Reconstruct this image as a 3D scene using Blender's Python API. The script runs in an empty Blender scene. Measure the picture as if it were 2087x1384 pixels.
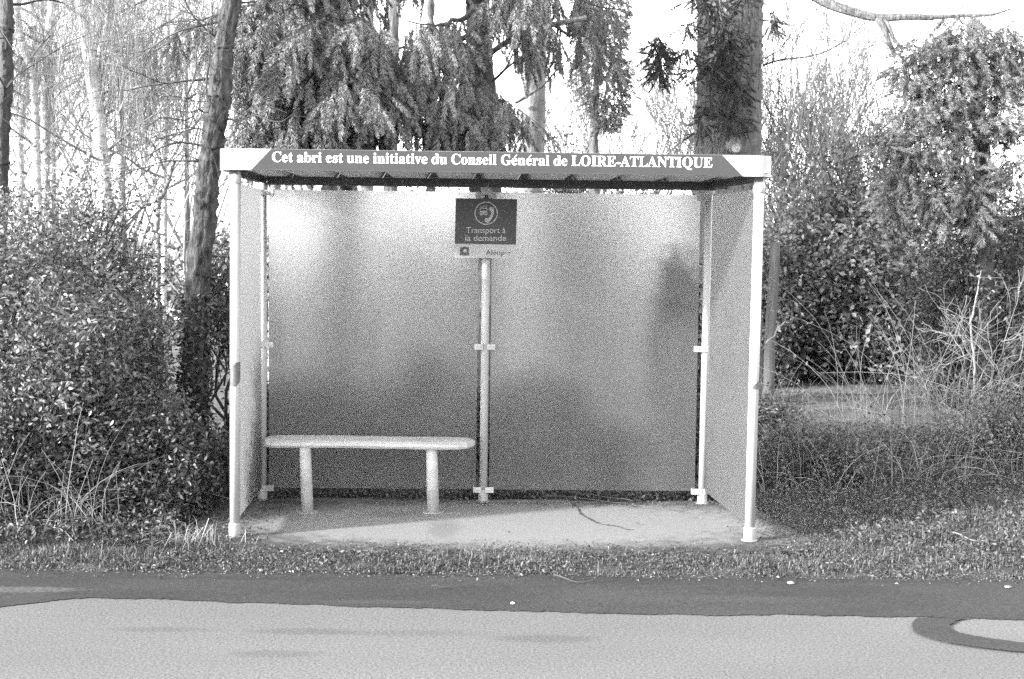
import bpy, math, json, random
import numpy as np
from mathutils import Vector
# ------------------------------------------------------------------ camera, sky, sun, exposure
SC = bpy.context.scene
COL = SC.collection
CAM = (-0.0245, -9.1228, 1.70)
YAW, PITCH, ROLL, FPX = 0.0218, 0.0693, 0.0120, 2900.46
_cy, _sy, _cp, _sp, _cr, _sr = (math.cos(YAW), math.sin(YAW), math.cos(PITCH), math.sin(PITCH), math.cos(ROLL), math.sin(ROLL))
AX = Vector((_cy, -_sy, 0))
AF = Vector((_sy * _cp, _cy * _cp, -_sp))
AU = AX.cross(AF)
# picture axes after the slight roll of the camera
RX = AX * _cr + AU * _sr
RU = AU * _cr - AX * _sr
cam_data = bpy.data.cameras.new("camera")
cam = bpy.data.objects.new("camera", cam_data)
COL.objects.link(cam)
from mathutils import Matrix
cam.matrix_world = Matrix(((RX.x, RU.x, -AF.x, CAM[0]), (RX.y, RU.y, -AF.y, CAM[1]), (RX.z, RU.z, -AF.z, CAM[2]), (0, 0, 0, 1)))
cam_data.sensor_width = 36
cam_data.lens = FPX * 36 / 2087
cam_data.clip_start = 0.1
cam_data.clip_end = 2000
cam_data.dof.use_dof = True
cam_data.dof.focus_distance = 8.6
cam_data.dof.aperture_fstop = 5.6
SC.camera = cam

SUN_AZ, SUN_EL = math.radians(64), math.radians(18)      # sun low on the left, a little behind the camera
SD = Vector((-math.sin(SUN_AZ) * math.cos(SUN_EL), -math.cos(SUN_AZ) * math.cos(SUN_EL), math.sin(SUN_EL)))
world = bpy.data.worlds.new("World")
SC.world = world
world.use_nodes = True
wn = world.node_tree
for n in list(wn.nodes): wn.nodes.remove(n)
sky = wn.nodes.new('ShaderNodeTexSky'); sky.sky_type = 'NISHITA'; sky.sun_disc = False
sky.sun_elevation = SUN_EL
sky.sun_rotation = math.atan2(SD.x, SD.y)
sky.dust_density = 0.5; sky.air_density = 1.2; sky.ozone_density = 1.0
# black-and-white film sees blue strongly: weighted sum of the three channels
sep = wn.nodes.new('ShaderNodeSeparateColor')
m1 = wn.nodes.new('ShaderNodeMath'); m1.operation = 'MULTIPLY'; m1.inputs[1].default_value = .25
m2 = wn.nodes.new('ShaderNodeMath'); m2.operation = 'MULTIPLY_ADD'; m2.inputs[1].default_value = .35
bw = wn.nodes.new('ShaderNodeMath'); bw.operation = 'MULTIPLY_ADD'; bw.inputs[1].default_value = .40
bg = wn.nodes.new('ShaderNodeBackground'); bg.inputs[1].default_value = 0.15
wo = wn.nodes.new('ShaderNodeOutputWorld')
wn.links.new(sky.outputs[0], sep.inputs[0]); wn.links.new(sep.outputs[0], m1.inputs[0]); wn.links.new(sep.outputs[1], m2.inputs[0]); wn.links.new(m1.outputs[0], m2.inputs[2]); wn.links.new(sep.outputs[2], bw.inputs[0]); wn.links.new(m2.outputs[0], bw.inputs[2]); wn.links.new(bw.outputs[0], bg.inputs[0]); wn.links.new(bg.outputs[0], wo.inputs[0])
sl = bpy.data.lights.new("sun", 'SUN'); sl.energy = 2.0; sl.angle = math.radians(4.0); sl.color = (1, 1, 1)
so = bpy.data.objects.new("sun", sl); COL.objects.link(so)
so.rotation_euler = SD.to_track_quat('Z', 'Y').to_euler()
so.location = SD * 30
SC.view_settings.view_transform = 'Standard'
SC.view_settings.look = 'None'
SC.view_settings.exposure = 3.05
SC.view_settings.gamma = 1.0
SC.render.film_transparent = False
SC.cycles.use_denoising = False           # keep the fine twigs and the grain
SC.cycles.sample_clamp_indirect = .6; SC.cycles.max_bounces = 8; SC.cycles.transparent_max_bounces = 6

def ray(px, py):
    u, w = px - 1043.5, py - 692
    return (AF * FPX + RX * u - RU * w)
def at(px, py, Y):                      # point of the photograph at depth Y behind the shelter's back line
    d = ray(px, py); t = (Y - CAM[1]) / d.y
    return np.array([CAM[0] + d.x * t, Y, CAM[2] + d.z * t])
def gnd(px, py, z=0.0):                 # point of the photograph on the ground
    d = ray(px, py); t = (z - CAM[2]) / d.z
    return np.array([CAM[0] + d.x * t, CAM[1] + d.y * t, z])

# ------------------------------------------------------------------ materials (all greys: the place is seen in black and white)
def nodes(m):
    m.use_nodes = True
    t = m.node_tree
    for n in list(t.nodes): t.nodes.remove(n)
    return t
def mat(name, v, rough=0.6, var=0.25, scale=8.0, island=0.0, stretch=(1, 1, 1), bump=0.0, bscale=None, spec=0.4,
        metal=0.0, speck=0.0, transl=0.0, fine=60.0):
    m = bpy.data.materials.new(name); t = nodes(m); N = t.nodes; Lk = t.links
    out = N.new('ShaderNodeOutputMaterial'); p = N.new('ShaderNodeBsdfPrincipled')
    p.inputs['Roughness'].default_value = rough; p.inputs['Specular IOR Level'].default_value = spec; p.inputs['Metallic'].default_value = metal
    tc = N.new('ShaderNodeTexCoord'); mp = N.new('ShaderNodeMapping'); mp.inputs['Scale'].default_value = stretch
    Lk.new(tc.outputs['Object'], mp.inputs[0])
    nz = N.new('ShaderNodeTexNoise'); nz.inputs['Scale'].default_value = scale; nz.inputs['Detail'].default_value = 6; nz.inputs['Roughness'].default_value = 0.62
    Lk.new(mp.outputs[0], nz.inputs[0])
    mr = N.new('ShaderNodeMapRange'); mr.inputs[1].default_value = 0.3; mr.inputs[2].default_value = 0.7
    mr.inputs[3].default_value = v * (1 - var); mr.inputs[4].default_value = min(.95, v * (1 + var))
    Lk.new(nz.outputs[0], mr.inputs[0]); cur = mr.outputs[0]
    if island:
        g = N.new('ShaderNodeNewGeometry'); a = N.new('ShaderNodeMapRange')
        a.inputs[3].default_value = 1 - island; a.inputs[4].default_value = 1 + island
        Lk.new(g.outputs['Random Per Island'], a.inputs[0])
        mu = N.new('ShaderNodeMath'); mu.operation = 'MULTIPLY'; Lk.new(cur, mu.inputs[0]); Lk.new(a.outputs[0], mu.inputs[1]); cur = mu.outputs[0]
    if speck:
        n2 = N.new('ShaderNodeTexNoise'); n2.inputs['Scale'].default_value = fine; n2.inputs['Detail'].default_value = 3; n2.inputs['Roughness'].default_value = .8
        Lk.new(tc.outputs['Object'], n2.inputs[0])
        a = N.new('ShaderNodeMapRange'); a.inputs[1].default_value = .35; a.inputs[2].default_value = .65
        a.inputs[3].default_value = 1 - speck; a.inputs[4].default_value = 1 + speck
        Lk.new(n2.outputs[0], a.inputs[0])
        mu = N.new('ShaderNodeMath'); mu.operation = 'MULTIPLY'; Lk.new(cur, mu.inputs[0]); Lk.new(a.outputs[0], mu.inputs[1]); cur = mu.outputs[0]
    Lk.new(cur, p.inputs['Base Color'])
    if bump:
        b = N.new('ShaderNodeBump'); b.inputs['Strength'].default_value = bump; b.inputs['Distance'].default_value = 0.02
        n3 = N.new('ShaderNodeTexNoise'); n3.inputs['Scale'].default_value = bscale or scale * 2; n3.inputs['Detail'].default_value = 8
        Lk.new(mp.outputs[0], n3.inputs[0]); Lk.new(n3.outputs[0], b.inputs['Height']); Lk.new(b.outputs[0], p.inputs['Normal'])
    sh = p.outputs[0]
    if transl:
        tr = N.new('ShaderNodeBsdfTranslucent'); Lk.new(cur, tr.inputs[0])
        mx = N.new('ShaderNodeMixShader'); mx.inputs[0].default_value = transl
        Lk.new(sh, mx.inputs[1]); Lk.new(tr.outputs[0], mx.inputs[2]); sh = mx.outputs[0]
    Lk.new(sh, out.inputs[0])
    return m

def mat_frosted():
    m = bpy.data.materials.new('frosted_panel'); t = nodes(m); N = t.nodes; Lk = t.links
    out = N.new('ShaderNodeOutputMaterial')
    tc = N.new('ShaderNodeTexCoord')
    nz = N.new('ShaderNodeTexNoise'); nz.inputs['Scale'].default_value = 190; nz.inputs['Detail'].default_value = 3; nz.inputs['Roughness'].default_value = .8
    Lk.new(tc.outputs['Object'], nz.inputs[0])
    mr = N.new('ShaderNodeMapRange'); mr.inputs[1].default_value = .35; mr.inputs[2].default_value = .65; mr.inputs[3].default_value = .74; mr.inputs[4].default_value = .87
    Lk.new(nz.outputs[0], mr.inputs[0])
    n2 = N.new('ShaderNodeTexNoise'); n2.inputs['Scale'].default_value = 3; n2.inputs['Detail'].default_value = 8; Lk.new(tc.outputs['Object'], n2.inputs[0])
    m2 = N.new('ShaderNodeMapRange'); m2.inputs[1].default_value = .3; m2.inputs[2].default_value = .7; m2.inputs[3].default_value = .55; m2.inputs[4].default_value = .75
    Lk.new(n2.outputs[0], m2.inputs[0])
    rf = N.new('ShaderNodeBsdfRefraction'); rf.distribution = 'BECKMANN'; rf.inputs['IOR'].default_value = 1.25; rf.inputs['Roughness'].default_value = 0.43; Lk.new(mr.outputs[0], rf.inputs['Color'])
    tr = N.new('ShaderNodeBsdfTranslucent'); Lk.new(mr.outputs[0], tr.inputs[0])
    df = N.new('ShaderNodeBsdfPrincipled'); Lk.new(m2.outputs[0], df.inputs['Base Color']); df.inputs['Roughness'].default_value = .45
    a = N.new('ShaderNodeMixShader'); a.inputs[0].default_value = .10; Lk.new(rf.outputs[0], a.inputs[1]); Lk.new(tr.outputs[0], a.inputs[2])
    b = N.new('ShaderNodeMixShader'); b.inputs[0].default_value = .05; Lk.new(a.outputs[0], b.inputs[1]); Lk.new(df.outputs[0], b.inputs[2])
    Lk.new(b.outputs[0], out.inputs[0])
    return m

M = {
 'white': mat('white_paint', .34, .45, .20, 12, stretch=(1, 1, .12), speck=.06, fine=90),
 'white2': mat('bench_paint', .33, .6, .18, 30, stretch=(.15, 1, 1), speck=.12, fine=150),
 'glass': mat_frosted(),
 'fascia': mat('grey_film', .048, .75, .06, 5, spec=.1, speck=.10, fine=160),
 'letter': mat('white_lettering', .85, .5, .02, 5),
 'dark_steel': mat('dark_steel', .045, .5, .3, 12),
 'sheet': mat('roof_sheet', .62, .5, .15, 6),
 'zinc': mat('zinc_fitting', .30, .45, .25, 25, metal=.2),
 'tape': mat('grey_tape', .075, .5, .2, 40),
 'signdark': mat('sign_dark', .018, .42, .1, 12, speck=.25, fine=160),
 'signpale': mat('sign_pale', .30, .5, .05, 12),
 'signink': mat('sign_ink', .28, .5, .05, 12),
 'ink2': mat('sign_fine_ink', .045, .5, .05, 12),
 'concrete': None, 'ground': None, 'road': None, 'strip': None,
 'wood_post': mat('weathered_post', .085, .85, .45, 6, stretch=(4, 4, .5), bump=.5, bscale=20),
 'bark': mat('rough_bark', .11, .9, .65, 12, stretch=(3, 3, .55), bump=1.0, bscale=14),
 'bark_dark': mat('dark_bark', .055, .9, .5, 14, stretch=(3, 3, .6), bump=1.0, bscale=20),
 'bark_mottled': mat('mottled_bark', .048, .9, .97, 9, stretch=(2.2, 2.2, 1.0), bump=1.0, bscale=22),
 'bark_pale': mat('pale_bark', .20, .85, .4, 7, stretch=(2, 2, .7), bump=.6, bscale=22),
 'birch': mat('birch_bark', .42, .7, .55, 5, stretch=(1, 1, 4.5), bump=.3, bscale=20),
 'cut': mat('cut_wood', .42, .8, .3, 30),
 'twig': mat('twig_grey', .13, .8, .3, 5, island=.4),
 'twig_far': mat('twig_far', .12, .85, .3, 5, island=.3),
 'twig_pale': mat('twig_pale', .20, .8, .3, 5, island=.4),
 'twig_dark': mat('twig_dark', .05, .85, .4, 5, island=.4),
 'stick': mat('fallen_wood', .05, .85, .3, 9),
 'stalk': mat('dead_stalk', .15, .8, .25, 6, island=.5),
 'leaf': mat('hedge_leaf', .12, .45, .3, 3, island=.55, spec=.4, transl=.12),
 'leaf_pale': mat('pale_leaf', .17, .45, .3, 3, island=.55, spec=.4, transl=.15),
 'leaf_dark': mat('dark_leaf', .062, .42, .4, 3, island=.6, spec=.5, transl=.08),
 'leaf_far': mat('far_leaf', .28, .5, .5, 1.2, island=.6, spec=.5),  # paler than the near leaves: distance haze put into the colour
 'needle': mat('spruce_needle', .19, .6, .25, 3, island=.3),
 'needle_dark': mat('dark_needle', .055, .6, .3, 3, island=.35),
 'needle_soft': mat('soft_needle', .15, .6, .3, 2, island=.4),
 'grass': mat('grass_blade', .09, .6, .4, 2.2, island=.55, transl=.1),
 'weed': mat('weed_leaf', .07, .5, .45, 2.5, island=.6, transl=.1),
 'stone': mat('pale_stone', .16, .8, .3, 30, island=.4),
}

# ------------------------------------------------------------------ mesh helpers
def tag(o, label=None, cat=None, group=None, kind=None):
    if label: o['label'] = label
    if cat: o['category'] = cat
    if group: o['group'] = group
    if kind: o['kind'] = kind
    return o
def thing(name, label, cat, loc=(0, 0, 0), group=None):
    o = bpy.data.objects.new(name, None); COL.objects.link(o); o.location = [float(c) for c in loc]; o.empty_display_size = .1
    return tag(o, label, cat, group)
class MB:
    """collects vertices and faces (world coordinates) and links them as one mesh object"""
    def __init__(s): s.V = []; s.F = {3: [], 4: []}; s.n = 0; s.poly = []
    def add(s, V, F):
        V = np.asarray(V, float).reshape(-1, 3)
        F = np.asarray(F, int)
        s.F[F.shape[1]].append(F + s.n); s.V.append(V); s.n += len(V); return s
    def addp(s, V, polys):
        V = np.asarray(V, float).reshape(-1, 3)
        for p in polys: s.poly.append([i + s.n for i in p])
        s.V.append(V); s.n += len(V); return s
    def build(s, name, m, parent=None, smooth=False):
        V = np.concatenate(s.V) if s.V else np.zeros((0, 3))
        off = np.array(parent_loc(parent)) if parent is not None else np.zeros(3)
        V = V - off
        me = bpy.data.meshes.new(name)
        f3 = np.concatenate(s.F[3]) if s.F[3] else np.zeros((0, 3), int)
        f4 = np.concatenate(s.F[4]) if s.F[4] else np.zeros((0, 4), int)
        idx = np.concatenate([f3.ravel(), f4.ravel(), np.array([i for p in s.poly for i in p], int)])
        tot = np.concatenate([np.full(len(f3), 3), np.full(len(f4), 4), np.array([len(p) for p in s.poly], int)])
        st = np.concatenate([[0], np.cumsum(tot)[:-1]]) if len(tot) else np.zeros(0, int)
        me.vertices.add(len(V)); me.vertices.foreach_set('co', V.astype(np.float32).ravel())
        me.loops.add(len(idx)); me.loops.foreach_set('vertex_index', idx.astype(np.int32))
        me.polygons.add(len(tot)); me.polygons.foreach_set('loop_start', st.astype(np.int32)); me.polygons.foreach_set('loop_total', tot.astype(np.int32))
        me.polygons.foreach_set('use_smooth', np.full(len(tot), bool(smooth)))
        me.update(calc_edges=True); me.validate()
        me.materials.append(m)
        o = bpy.data.objects.new(name, me); COL.objects.link(o)
        if parent is not None: o.parent = parent
        return o
def parent_loc(p):
    l = np.zeros(3)
    while p is not None:
        l += np.array(p.location); p = p.parent
    return l
def box(mb, a, b):
    x0, y0, z0 = a; x1, y1, z1 = b
    V = [(x0, y0, z0), (x1, y0, z0), (x1, y1, z0), (x0, y1, z0), (x0, y0, z1), (x1, y0, z1), (x1, y1, z1), (x0, y1, z1)]
    mb.add(V, [(0, 3, 2, 1), (4, 5, 6, 7), (0, 1, 5, 4), (1, 2, 6, 5), (2, 3, 7, 6), (3, 0, 4, 7)]); return mb
def prism(mb, pts, z0, z1):             # polygon in plan, counter-clockwise
    n = len(pts); V = [(p[0], p[1], z0) for p in pts] + [(p[0], p[1], z1) for p in pts]
    mb.addp(V, [list(range(n))[::-1], list(range(n, 2 * n))])
    k = mb.n - 2 * n
    for i in range(n):
        j = (i + 1) % n; mb.poly.append([k + i, k + j, k + n + j, k + n + i])
    return mb
def prism_front(mb, pts, y0, y1):       # polygon in the x-z plane, seen from the front counter-clockwise; y0 the front
    n = len(pts); V = [(p[0], y0, p[1]) for p in pts] + [(p[0], y1, p[1]) for p in pts]
    mb.addp(V, [list(range(n)), list(range(n, 2 * n))[::-1]])
    k = mb.n - 2 * n
    for i in range(n):
        j = (i + 1) % n; mb.poly.append([k + i, k + n + i, k + n + j, k + j])
    return mb
def lathe(mb, prof, cx, cy, k=24, lean=(0, 0)):    # prof: (r, z) from the bottom up
    prof = np.array(prof); n = len(prof)
    a = np.linspace(0, 2 * math.pi, k, endpoint=False)
    V = np.zeros((n, k, 3))
    V[:, :, 0] = cx + lean[0] * prof[:, 1:2] + prof[:, :1] * np.cos(a); V[:, :, 1] = cy + lean[1] * prof[:, 1:2] + prof[:, :1] * np.sin(a); V[:, :, 2] = prof[:, 1:2]
    F = []
    for i in range(n - 1):
        for j in range(k):
            F.append((i * k + j, i * k + (j + 1) % k, (i + 1) * k + (j + 1) % k, (i + 1) * k + j))
    base = mb.n
    mb.add(V, F)
    mb.poly.append([base + j for j in range(k)][::-1]); mb.poly.append([base + (n - 1) * k + j for j in range(k)])
    return mb
def tubes(mb, P, R, k=3, cap=False):
    """P (m,n,3) polylines, R (m,n) radii"""
    P = np.asarray(P, float); R = np.asarray(R, float)
    if P.ndim == 2: P = P[None]; R = R[None]
    m, n, _ = P.shape
    T = np.gradient(P, axis=1); T /= np.linalg.norm(T, axis=2, keepdims=True) + 1e-9
    ref = np.where(np.abs(T[:, :1, 2:3]) > .8, np.array([1., 0, 0]), np.array([0, 0, 1.])) * np.ones((m, n, 1))
    A = np.cross(T, ref); A /= np.linalg.norm(A, axis=2, keepdims=True) + 1e-9
    B = np.cross(T, A)
    a = np.linspace(0, 2 * math.pi, k, endpoint=False)
    V = P[:, :, None] + R[:, :, None, None] * (A[:, :, None] * np.cos(a)[None, None, :, None] + B[:, :, None] * np.sin(a)[None, None, :, None])
    i = np.arange(m)[:, None, None] * n * k + np.arange(n - 1)[None, :, None] * k
    j = np.arange(k)[None, None]; j2 = (j + 1) % k
    F = np.stack([i + j, i + k + j, i + k + j2, i + j2], -1).reshape(-1, 4)
    base = mb.n
    mb.add(V, F)
    if cap:
        for q in range(m):
            mb.poly.append([base + q * n * k + t for t in range(k)]); mb.poly.append([base + (q + 1) * n * k - k + t for t in range(k)][::-1])
    return mb
def norm(v): return v / (np.linalg.norm(v, axis=-1, keepdims=True) + 1e-9)
def frames(D, U):                       # rotation matrices with y along D, z close to U
    D = norm(D); X = norm(np.cross(D, U)); Z = np.cross(X, D)
    return np.stack([X, D, Z], -1)
def place(mb, TV, TF, pos, rot, sc):
    TV = np.asarray(TV); TF = np.asarray(TF); m = len(pos)
    V = np.einsum('mij,nj->mni', rot, TV) * np.asarray(sc).reshape(-1, 1, 1) + pos[:, None]
    F = TF[None] + np.arange(m)[:, None, None] * len(TV)
    mb.add(V.reshape(-1, 3), F.reshape(-1, TF.shape[1])); return mb
# a pointed leaf folded along its midrib, length 1
LEAF_V = np.array([(0, 0, 0), (-.22, .3, .07), (0, .33, 0), (.22, .3, .07), (-.2, .65, .05), (0, .68, -.03), (.2, .65, .05), (0, 1, -.10)])
LEAF_F = np.array([(0, 2, 1), (0, 3, 2), (1, 2, 5), (1, 5, 4), (2, 3, 6), (2, 6, 5), (4, 5, 7), (5, 6, 7)])
SLEAF_V = np.array([(0, 0, 0), (-.3, .5, .06), (.3, .5, .06), (0, 1, -.06)]); SLEAF_F = np.array([(0, 3, 1), (0, 2, 3)])
def leaves(mb, pos, size, rng, up=.7, simple=False, facing=None):
    n = len(pos)
    D = rng.normal(size=(n, 3)); D[:, 2] = D[:, 2] * .7 - .15
    U = rng.normal(size=(n, 3)) * (1 - up) + np.array([0, 0, 1.]) * up * .8
    if facing is not None: U = U + facing
    s = size * rng.uniform(.55, 1.35, n)
    place(mb, SLEAF_V if simple else LEAF_V, SLEAF_F if simple else LEAF_F, pos, frames(D, U), s)

def wander(rng, a, b, n=6, wob=.06):    # wobbly polylines from a to b (arrays (m,3))
    a = np.atleast_2d(a); b = np.atleast_2d(b)
    t = np.linspace(0, 1, n)[None, :, None]
    P = a[:, None] * (1 - t) + b[:, None] * t
    L = np.linalg.norm(b - a, axis=1)[:, None, None]
    w = rng.normal(size=(len(a), n, 3)) * wob * L * np.sin(t * math.pi) ** .5
    return P + w

# ------------------------------------------------------------------ plants
def bush(name, label, cat, cx, cy, rx, ry, z0, z1, ntw, nlf, lsize, mleaf, seed, mtwig='twig_dark', up=.55, simple=False, spread=.05, group=None, keep=None, power=.45, root=.35, twr=.004):
    rng = np.random.default_rng(seed)
    t = thing(name, label, cat, (cx, cy, 0), group)
    u = norm(rng.normal(size=(ntw, 3))) * rng.uniform(0, 1, (ntw, 1)) ** power
    lump = 1 + .22 * np.sin(u[:, :1] * 7 + seed) * np.cos(u[:, 1:2] * 6 + seed * 2) + .12 * np.sin(u[:, 2:3] * 11 + seed)
    u = u * lump
    H = (z1 - z0) / 2
    e = np.stack([cx + u[:, 0] * rx, cy + u[:, 1] * ry, z0 + H + u[:, 2] * H], 1)
    e[:, 2] = np.maximum(e[:, 2], .03)
    s = np.stack([cx + (e[:, 0] - cx) * root + rng.normal(size=ntw) * .08, cy + (e[:, 1] - cy) * root + rng.normal(size=ntw) * .06, np.maximum(0, e[:, 2] - rng.uniform(.35, 1.3, ntw) * max(.3, H * .8))], 1)
    if keep is not None:
        k = keep(e[:, 0], e[:, 1], e[:, 2]); e = e[k]; s = s[k]; ntw = len(e)
    P = wander(rng, s, e, 7, .05)
    P[:, :, 2] = np.maximum(P[:, :, 2], 0.0)
    rr = rng.uniform(.5, 1.6, (ntw, 1)) * twr * np.linspace(1.5, .35, 7)[None]
    mb = MB(); tubes(mb, P, rr, 3)
    # a few main stems from the ground
    k = 9
    q = rng.choice(ntw, k, replace=ntw < k)
    b = np.stack([cx + rng.normal(size=k) * rx * .2, cy + rng.normal(size=k) * ry * .2, np.zeros(k)], 1)
    tubes(mb, wander(rng, b, e[q] * .85 + np.array([cx, cy, z0]) * .15, 7, .05), np.linspace(.018, .004, 7)[None] * np.ones((k, 1)), 5)
    mb.build('stem', M[mtwig], t)
    f = rng.uniform(.35, 1.03, (ntw, nlf))
    i = np.clip(f * 6, 0, 5.999); i0 = i.astype(int); fr = (i - i0)[..., None]
    A = np.take_along_axis(P, i0[..., None], 1); B = np.take_along_axis(P, (i0 + 1)[..., None], 1)
    pos = (A * (1 - fr) + B * fr + rng.normal(size=(ntw, nlf, 3)) * spread).reshape(-1, 3)
    pos[:, 2] = np.maximum(pos[:, 2], .02)
    if keep is not None: pos = pos[keep(pos[:, 0], pos[:, 1], pos[:, 2])]
    mf = MB(); leaves(mf, pos, lsize, rng, up, simple, facing=None)
    mf.build('foliage', M[mleaf], t)
    return t

def sprig_template(rng, n=110, L=1.0, r=.085, nl=.17, w=.026, fwd=.8):
    """needles standing off a short shoot, length 1 along +y"""
    V = []; F = []
    y = rng.uniform(0, 1, n); a = rng.uniform(0, 2 * math.pi, n)
    for i in range(n):
        taper = .55 + .45 * math.sin(min(1, y[i] * 1.1) * math.pi) ** .5 if y[i] < .9 else .5
        d = np.array([math.cos(a[i]), fwd, math.sin(a[i])]); d /= np.linalg.norm(d)
        b = np.array([0, y[i] * L, 0]); tip = b + d * nl * taper * rng.uniform(.8, 1.2)
        s = np.cross(d, rng.normal(size=3)); s /= np.linalg.norm(s)
        k = len(V); V += [b + s * w, b - s * w, tip]; F.append((k, k + 1, k + 2))
    return np.array(V), np.array(F)
_r = np.random.default_rng(5)
SPRIGS = [sprig_template(_r, 150, nl=.19, w=.022, fwd=1.0) for _ in range(4)]
SOFT = [sprig_template(_r, 80, nl=.30, w=.018, fwd=1.1) for _ in range(4)]
def sprigs(mb, pos, D, size, rng, kind=SPRIGS):
    R = frames(D, rng.normal(size=D.shape)); q = rng.integers(0, len(kind), len(pos)); size = np.asarray(size) * np.ones(len(pos))
    for i, (tv, tf) in enumerate(kind):
        s = q == i
        if s.any(): place(mb, tv, tf, pos[s], R[s], size[s])

def trunk(pts, radii, m, parent, seed, k=18, name='trunk', rough=.10, n=110):
    """knobbly trunk along control points"""
    pts = np.array(pts, float); radii = np.array(radii, float); rng = np.random.default_rng(seed)
    t = np.linspace(0, len(pts) - 1, n); i = np.clip(t.astype(int), 0, len(pts) - 2); f = (t - i)[:, None]; f = f * f * (3 - 2 * f) if len(pts) > 2 else f
    P = pts[i] * (1 - f) + pts[i + 1] * f; R = radii[i] * (1 - f[:, 0]) + radii[i + 1] * f[:, 0]
    P = P + np.cumsum(rng.normal(size=P.shape) * .0022, 0) * np.array([1, 1, 0])
    mb = MB(); tubes(mb, P, R, k, cap=True)
    V = mb.V[0]; a = np.arange(len(V)) % k
    off = 1 + rough * rng.normal(size=len(V)) * .6 + rough * np.sin(a * 2.4 + V[:, 2] * 2)
    c = np.repeat(P, k, 0); mb.V[0] = c + (V - c) * off[:, None]
    return mb.build(name, m, parent, smooth=True), P, R

def branches(rng, start, d, L, r, depth, out, droop=0.0, up=.12, split=(3, 5), wob=.10, ang=.6):
    """recursive bare branches; out: list of (polyline(6,3), radii(6), depth)"""
    n = 6; P = [np.array(start, float)]; d = d / np.linalg.norm(d)
    for i in range(n - 1):
        d = d + rng.normal(size=3) * wob + np.array([0, 0, up - droop * (1 if depth < 2 else .3)]); d /= np.linalg.norm(d)
        P.append(P[-1] + d * L / (n - 1))
    P = np.array(P); out.append((P, np.linspace(r, r * .45, n), depth))
    if depth == 0: return
    for q in range(rng.integers(*split)):
        f = rng.uniform(.3, 1); i = min(4, int(f * 5)); p = P[i] * (1 - (f * 5 - i)) + P[i + 1] * (f * 5 - i)
        dd = (P[i + 1] - P[i]); dd /= np.linalg.norm(dd); s = rng.normal(size=3); s -= s.dot(dd) * dd; s /= np.linalg.norm(s)
        branches(rng, p, dd + s * ang * rng.uniform(.6, 1.4), L * rng.uniform(.5, .8), r * (1 - .5 * f) * .6, depth - 1, out, droop, up, split, wob, ang)
def put_branches(out, m, parent, name='branches', rmin=.0016):
    mb = MB(); P = np.array([o[0] for o in out]); R = np.maximum(np.array([o[1] for o in out]), rmin)
    tubes(mb, P, R, 4); return mb.build(name, m, parent)
# ------------------------------------------------------------------ ground, road, slab
def mask_nodes(N, Lk, tc, loc, rad, soft=1.0, wob=.25, wscale=3.0):
    """soft elliptical stain with a wobbly outline, in object coordinates; returns a 0..1 socket (1 inside)"""
    mp = N.new('ShaderNodeMapping'); mp.vector_type = 'POINT'
    mp.inputs['Location'].default_value = (-loc[0] / rad[0], -loc[1] / rad[1], 0); mp.inputs['Scale'].default_value = (1 / rad[0], 1 / rad[1], 0)
    Lk.new(tc.outputs['Object'], mp.inputs[0])
    le = N.new('ShaderNodeVectorMath'); le.operation = 'LENGTH'; Lk.new(mp.outputs[0], le.inputs[0])
    nz = N.new('ShaderNodeTexNoise'); nz.inputs['Scale'].default_value = wscale; nz.inputs['Detail'].default_value = 9; nz.inputs['Roughness'].default_value = .72; Lk.new(tc.outputs['Object'], nz.inputs[0])
    ml = N.new('ShaderNodeMath'); ml.operation = 'MULTIPLY_ADD'; Lk.new(nz.outputs[0], ml.inputs[0]); ml.inputs[1].default_value = wob * 4; Lk.new(le.outputs['Value'], ml.inputs[2])
    mr = N.new('ShaderNodeMapRange'); mr.interpolation_type = 'SMOOTHSTEP'; c = 1 + wob * 2
    mr.inputs[1].default_value = c - soft * .5; mr.inputs[2].default_value = c + soft * .5; mr.inputs[3].default_value = 1; mr.inputs[4].default_value = 0
    Lk.new(ml.outputs[0], mr.inputs[0]); return mr.outputs[0]
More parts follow.
